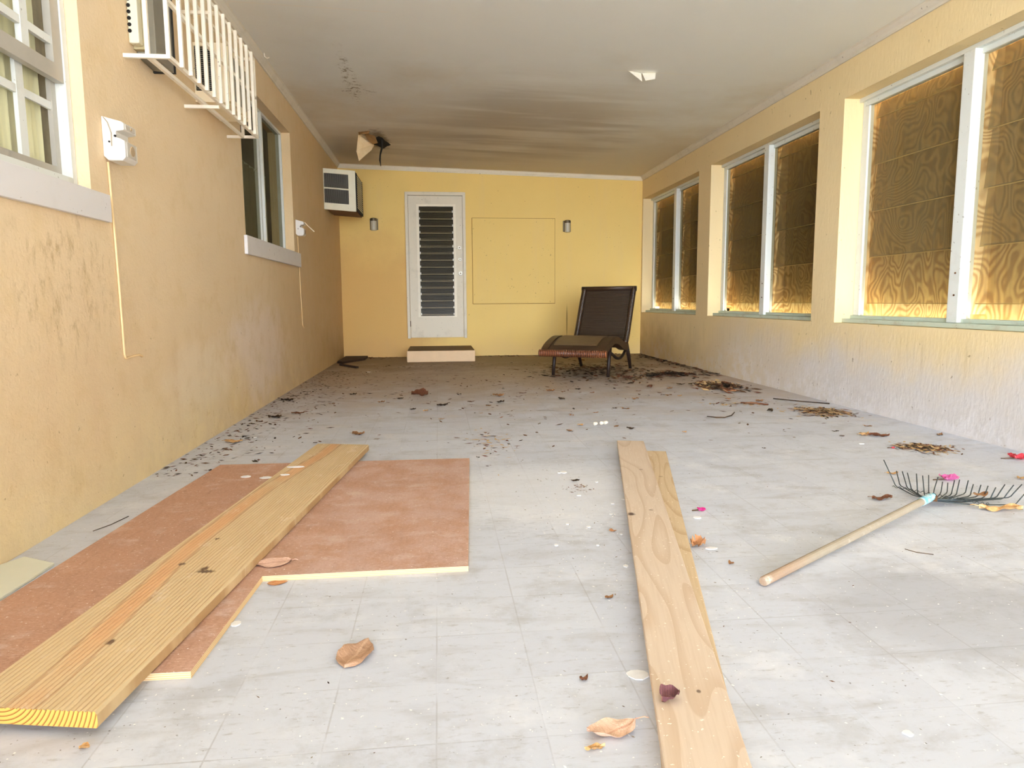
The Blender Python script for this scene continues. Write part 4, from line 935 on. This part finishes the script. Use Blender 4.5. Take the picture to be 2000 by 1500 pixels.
special('dry_leaf', .26, 1.109, .038, .1, 'tan', 'narrow curled leaf in the foreground left of the peach leaf', aspect=.3, curl=.4, cup=.9, wave=.08, stem=0)
special('dry_leaf', -.637, 1.216, .018, .1, 'tan', 'tiny tan leaf scrap at the bottom left of the foreground', aspect=.8, curl=.4, cup=.9, wave=.1, stem=0)
def flower(x, y, s, rz, color, lab, n=4):
    t = thing('fallen_flower', lab, 'flower', (x, y, .001), rz)
    for k in range(n):
        me = leaf_mesh('petal', LM[color], aspect=.8, curl=.5, cup=.8, wave=.08, seed=k + int(x * 10), stem=0)
        o = bpy.data.objects.new('petal', me); COL.objects.link(o); o.parent = t; a_ = k * 2 * PI / n + .4
        o.location = (math.cos(a_) * s * .28, math.sin(a_) * s * .28, .001 * k); o.rotation_euler = (.25, -.35, a_); o.scale = (s * .6,) * 3
    build('flower_stalk', MB().tube([(-s * .2, 0, .004), (-s * .7, .1 * s, .004), (-s * 1.0, .25 * s, .003)], .0022, 5), LM['dark'], t, local=True)
flower(.965, 2.422, .036, .3, 'magenta', 'small magenta blossom on the tiles right of the planks')
flower(2.193, 2.718, .075, .3, 'rose', 'pink blossom behind the rake tines')
flower(2.81, 3.04, .085, .2, 'crimson', 'red blossom by the right wall at the picture edge')
flower(2.366, 3.34, .03, .2, 'crimson', 'tiny red petal cluster left of the nearer straw heap', 2)

# twigs
tw = build('twig', MB().tube([(1.782, 4.416, .006), (1.83, 4.37, .006), (1.88, 4.36, .006), (1.95, 4.41, .010), (2.01, 4.50, .016)], [.003, .004, .004, .004, .003], 6), LM['dark'], origin=(1.88, 4.36, .006)); tag(tw, 'thin curved twig on the floor left of the farther straw heap', 'twig')
tw = build('twig', MB().tube([(2.62, 5.16, .005), (2.75, 4.98, .006), (2.90, 4.84, .005)], .004, 6), LM['dark'], origin=(2.75, 4.98, .005)); tag(tw, 'dark twig lying against the foot of the right wall', 'twig')
tw = build('twig', MB().tube([(2.27, 4.98, .006), (2.36, 4.93, .008), (2.43, 4.86, .006)], .006, 6), LM['red'], origin=(2.36, 4.93, .006)); tag(tw, 'short reddish stick beyond the farther straw heap', 'twig')
tw = build('twig', MB().tube([(1.445, 1.955, .002), (1.46, 1.92, .003), (1.50, 1.90, .002)], .0012, 5), LM['dark'], origin=(1.46, 1.92, .002)); tag(tw, 'hair-thin twig on the tiles below the rake head at right', 'twig')
tw = build('twig', MB().tube([(-1.15, 2.62, .002), (-1.17, 2.52, .003), (-1.20, 2.46, .002)], .0014, 5), LM['dark'], origin=(-1.17, 2.52, .002)); tag(tw, 'thin curved twig between the plywood and the left wall', 'twig')

# paint flakes
def flake(x, y, s, lab, z=.001, asp=.6, group=None):
    rnd = random.Random(int(x * 1000 + y * 77)); n = 9
    P_ = [(x + s * .5 * math.cos(2 * PI * k / n) * rnd.uniform(.7, 1.15), y + s * .5 * asp * math.sin(2 * PI * k / n) * rnd.uniform(.7, 1.15)) for k in range(n)]
    o = build('paint_flake', MB().prism(P_, z, z + .0025), MAT['d_white'], origin=(x, y, z)); tag(o, lab, 'paint flake', group)
flake(.405, 1.338, .046, 'large white plaster flake against the left edge of the planks', asp=.9)
flake(-.505, 1.678, .026, 'white plaster chip beside the narrow arm of the plywood', asp=1.2)
flake(.919, 2.341, .030, 'white paint flake just in front of the magenta blossom', asp=.9)
flake(.845, 2.035, .042, 'cream flake under the star-shaped leaf beside the planks', asp=.5)
flake(.561, 3.062, .028, 'white plaster flake left of the plank, beyond the dark curled leaf', asp=1.3)
flake(.555, 2.682, .020, 'white chip left of the plank, in front of the dark curled leaf', asp=1.2)
flake(.832, 1.087, .018, 'white chip on the tiles at the lower right foreground', asp=1)
flake(2.273, 3.472, .03, 'white flake left of the nearer straw heap', asp=.9)
flake(-.78, 7.833, .055, 'white flake in front of the dark stick in the back corner', asp=.9)
flake(-1.073, 4.11, .024, 'white chip beside the pale tan leaf by the left wall', asp=1)
flake(-.859, 3.105, .05, 'leftmost white paint sliver on the plywood, beyond the ribbed board', .0172, .7)
flake(-.763, 3.075, .06, 'middle white paint sliver on the plywood touching the ribbed board', .0172, .6)
flake(-.64, 3.123, .085, 'longest white paint sliver lying on the ribbed board', .0505, .35)
flake(-.665, 2.98, .04, 'shorter white paint sliver on the ribbed board', .0505, .6)
for x, y, s in ((.976, 4.222, .03), (1.018, 4.234, .03), (1.048, 4.248, .03)):
    bmx = MB().tube([(x - s * .5, y, .012), (x - s * .3, y, .012), (x + s * .25, y + .003, .013), (x + s * .5, y, .012)], [.004, .0115, .0115, .004], 7)
    o = build('white_lump', bmx, simple('chalky_lump', (204, 196, 180), .9), origin=(x, y, .001)); tag(o, 'whitish lump in the row of three beyond the pale plank end', 'lump', 'row of white lumps')
for x, y, s in ((.538, 3.055, .017), (.671, 2.875, .015), (.365, 2.124, .014), (.497, 2.107, .010), (.539, 1.924, .018), (.715, 2.602, .015), (.508, 2.29, .016), (.62, 2.42, .013), (.66, 2.55, .016), (.60, 2.20, .011), (.44, 2.33, .012)):
    flake(x, y, s, 'small round white chip on the dusty tiles left of the pale planks', asp=1.1, group='white chips beside the planks')

# ================================================================== UNCOUNTABLE LITTER
def litter(name, lab, fn, n, mats, size, flat=.25, long=1.8, seed=1):
    rnd = random.Random(seed); mb = MB()
    for k in range(n):
        r = fn(rnd)
        if r is None: continue
        x, y, z = r; s = rnd.uniform(*size); a_ = rnd.uniform(0, 2 * PI); l = s * rnd.uniform(1, long); w = s * rnd.uniform(.3, .7); h_ = s * flat * rnd.uniform(.3, 1)
        ca, sa = math.cos(a_), math.sin(a_); mb.mi = rnd.randrange(len(mats)); z0 = .0012 + z
        mb.quad((x - ca * l, y - sa * l, z0), (x + sa * w, y - ca * w, z0 + h_ * .6), (x + ca * l, y + sa * l, z0 + h_), (x - sa * w, y + ca * w, z0 + h_ * .3 * rnd.random()))
    o = build(name, mb, mats); o['kind'] = 'stuff'; tag(o, lab, 'litter'); return o
DK = [MAT['d_dark'], MAT['d_dark'], MAT['d_brown'], MAT['d_red']]; BR = [MAT['d_brown'], MAT['d_red'], MAT['d_dark'], MAT['d_tan']]; ST = [MAT['d_tan'], MAT['d_tan'], MAT['d_tan'], MAT['d_brown'], MAT['d_red'], MAT['d_dark']]
def gauss(cx, cy, sx, sy, h=0, xmax=2.93, xmin=-1.30, ymax=9.9):
    def f(r):
        x = r.gauss(cx, sx); y = r.gauss(cy, sy)
        if not (xmin < x < xmax and y < ymax): return None
        return (x, y, h * r.random() * math.exp(-((x - cx) / sx) ** 2 - ((y - cy) / sy) ** 2))
    return f
litter('straw_heap', 'flat heap of straw bits by the right wall, the farther one', gauss(2.66, 4.50, .085, .10, .03), 650, ST, (.008, .022), .3, 2.2, 1)
litter('straw_heap', 'flat heap of straw bits behind the rake, the nearer one', gauss(2.53, 3.32, .062, .062, .022), 430, ST, (.006, .017), .3, 2.2, 2)
litter('leaf_litter', 'heap of broken brown leaves right of the chaise, nearer one', gauss(2.52, 5.98, .12, .17, .05), 330, BR, (.015, .045), .5, 1.5, 3)
litter('leaf_litter', 'dark ridge of dead leaves under the far right window', gauss(2.41, 6.98, .16, .09, .05), 260, DK, (.015, .045), .5, 1.5, 4)
litter('leaf_litter', 'dark leaf litter lying under the wicker chaise', gauss(1.78, 7.55, .36, .48, .02), 620, DK, (.012, .045), .35, 1.6, 5)
litter('leaf_litter', 'reddish leaf crumbs in front of the chaise right leg', gauss(1.93, 6.72, .14, .14, .01), 120, BR, (.012, .03), .4, 1.5, 6)
def rwall(r):
    y = 6.8 + 3.0 * r.random() ** .8; d_ = abs(r.gauss(0, .09)); return (XR - .015 - d_, y, 0)
litter('leaf_litter', 'dark leaf litter along the foot of the right wall at the back', rwall, 260, DK, (.012, .04), .4, 1.6, 7)
def lwall(r):
    y = 3.2 + 4.8 * r.random(); d_ = abs(r.gauss(0, .13 + .02 * y)); return (XL + .012 + d_, y, 0) if d_ < 1 else None
litter('leaf_litter', 'fine dark crumbs along the foot of the left wall', lwall, 800, DK, (.004, .018), .3, 1.8, 8)
def bwall(r): return (r.uniform(-1.2, 2.8), YB - .01 - abs(r.gauss(0, .12)), 0)
def bwall2(r):
    p = bwall(r); return None if -.44 < p[0] < .51 and p[1] > 8.95 else p
litter('leaf_litter', 'dark crumbs along the foot of the back wall', bwall2, 260, DK, (.010, .035), .3, 1.6, 9)
def mid(r):
    x = r.uniform(-1.1, 2.8); y = 3.6 + 5.2 * r.random()
    return (x, y, 0) if r.random() < .25 + .75 * min(1, max(0, (y - 3.8) / 3)) and not (-.44 < x < .51 and y > 8.95) else None
litter('leaf_litter', 'scattered brown crumbs across the back half of the floor', mid, 1500, [MAT['d_dark'], MAT['d_brown'], MAT['d_brown'], MAT['d_grey']], (.004, .022), .3, 2.0, 10)
litter('straw_litter', 'straw strip and twiglets beyond the farther straw heap', gauss(2.27, 4.95, .12, .05, .008), 110, ST, (.006, .02), .3, 2.5, 11)
litter('straw_litter', 'tan straw scraps between the two board piles, farther back', gauss(.27, 3.75, .07, .22, .006), 90, ST, (.005, .016), .3, 2.5, 12)
litter('straw_litter', 'brown seed crumbs left of the pale plank', gauss(.575, 2.79, .035, .03, .003), 50, BR, (.002, .007), .3, 2.0, 13)
def nearc(r):
    x = r.uniform(-.6, 2.6); y = 1.0 + 2.8 * r.random()
    if -1.2 < x < .16 and 1.4 < y < 3.4: return None
    if .2 < x < 1.16 and abs(x - (.35 + (y - 1.0) * .235) - .07) < .11: return None
    return (x, y, 0)
litter('floor_grit', 'fine dark grit on the pale tiles in the foreground', nearc, 330, [MAT['d_dark'], MAT['d_grey'], MAT['d_brown']], (.0012, .0042), .4, 1.8, 14)
litter('plaster_dust', 'white plaster crumbs on the tiles left of the planks', lambda r: (lambda p: p if p and abs(p[0] - (.35 + (p[1] - 1.0) * .235) - .07) > .10 and p[0] < .9 and not (p[0] < .16) else None)(gauss(.52, 2.5, .13, .5, 0)(r)), 420, [MAT['d_white'], MAT['d_white'], MAT['d_grey']], (.0015, .005), .5, 1.3, 15)
litter('plaster_dust', 'white plaster crumbs on the tiles in the near foreground', nearc, 240, [MAT['d_white']], (.001, .004), .5, 1.3, 16)

# ================================================================== LIGHT, WORLD, CAMERA
wd_ = bpy.data.worlds.new('hazy_sky'); SC.world = wd_; wd_.use_nodes = True
nt = wd_.node_tree; nt.nodes.clear()
wo = nt.nodes.new('ShaderNodeOutputWorld'); bg = nt.nodes.new('ShaderNodeBackground')
tc = nt.nodes.new('ShaderNodeTexCoord'); sx_ = nt.nodes.new('ShaderNodeSeparateXYZ'); nt.links.new(tc.outputs['Generated'], sx_.inputs[0])
rp = nt.nodes.new('ShaderNodeValToRGB'); nt.links.new(sx_.outputs[2], rp.inputs[0])
rp.color_ramp.elements[0].position = 0; rp.color_ramp.elements[0].color = (.91, .97, 1.09, 1)
rp.color_ramp.elements[1].position = .9; rp.color_ramp.elements[1].color = (.055, .075, .105, 1)
for p_, c_ in ((.16, (.83, .90, 1.02, 1)), (.27, (.36, .38, .41, 1)), (.42, (.12, .145, .18, 1))):
    e = rp.color_ramp.elements.new(p_); e.color = c_
mr = nt.nodes.new('ShaderNodeMapRange'); mr.interpolation_type = 'SMOOTHSTEP'      # sky lobe behind the camera, boosted to carry light to the back wall
dt = nt.nodes.new('ShaderNodeVectorMath'); dt.operation = 'DOT_PRODUCT'; nt.links.new(tc.outputs['Generated'], dt.inputs[0]); dt.inputs[1].default_value = (-.20, -.98, .02)
nt.links.new(dt.outputs['Value'], mr.inputs[0]); mr.inputs[1].default_value = .82; mr.inputs[2].default_value = .99; mr.inputs[3].default_value = 4.5; mr.inputs[4].default_value = 40.0
nt.links.new(rp.outputs[0], bg.inputs[0]); nt.links.new(mr.outputs[0], bg.inputs[1])
nt.links.new(bg.outputs[0], wo.inputs[0])

sl_ = bpy.data.lights.new('sun', 'SUN'); sl_.energy = 160; sl_.angle = math.radians(1); sl_.color = (.96, .99, 1.05)
so_ = bpy.data.objects.new('sun', sl_); COL.objects.link(so_); so_.location = (8, 14, 14)
so_.rotation_euler = Vector((-.28, -.36, -.89)).to_track_quat('-Z', 'Y').to_euler()      # high, from behind the house: lights the ground outside

cam = bpy.data.cameras.new('camera'); co = bpy.data.objects.new('camera', cam); COL.objects.link(co); SC.camera = co
yaw, pitch, roll = .10581, -.11971, -.00643
cy_, sy_, cp_, sp2, cr_, sr_ = math.cos(yaw), math.sin(yaw), math.cos(pitch), math.sin(pitch), math.cos(roll), math.sin(roll)
fwd = Vector((sy_ * cp_, cy_ * cp_, sp2)); r0 = Vector((cy_, -sy_, 0)); u0 = r0.cross(fwd)
right = r0 * cr_ + u0 * sr_; up = u0 * cr_ - r0 * sr_
M_ = Matrix((right, up, -fwd)).transposed().to_4x4(); M_.translation = (0, 0, .784); co.matrix_world = M_
cam.sensor_width = 36; cam.lens = 1352.53 / 2000 * 36; cam.clip_start = .02; cam.clip_end = 200
SC.view_settings.view_transform = 'Standard'; SC.view_settings.look = 'None'; SC.view_settings.exposure = -0.26; SC.view_settings.gamma = 1
SC.view_settings.use_curve_mapping = False
SC.cycles.max_bounces = 16; SC.cycles.diffuse_bounces = 10; SC.cycles.transparent_max_bounces = 24; SC.cycles.sample_clamp_indirect = 8
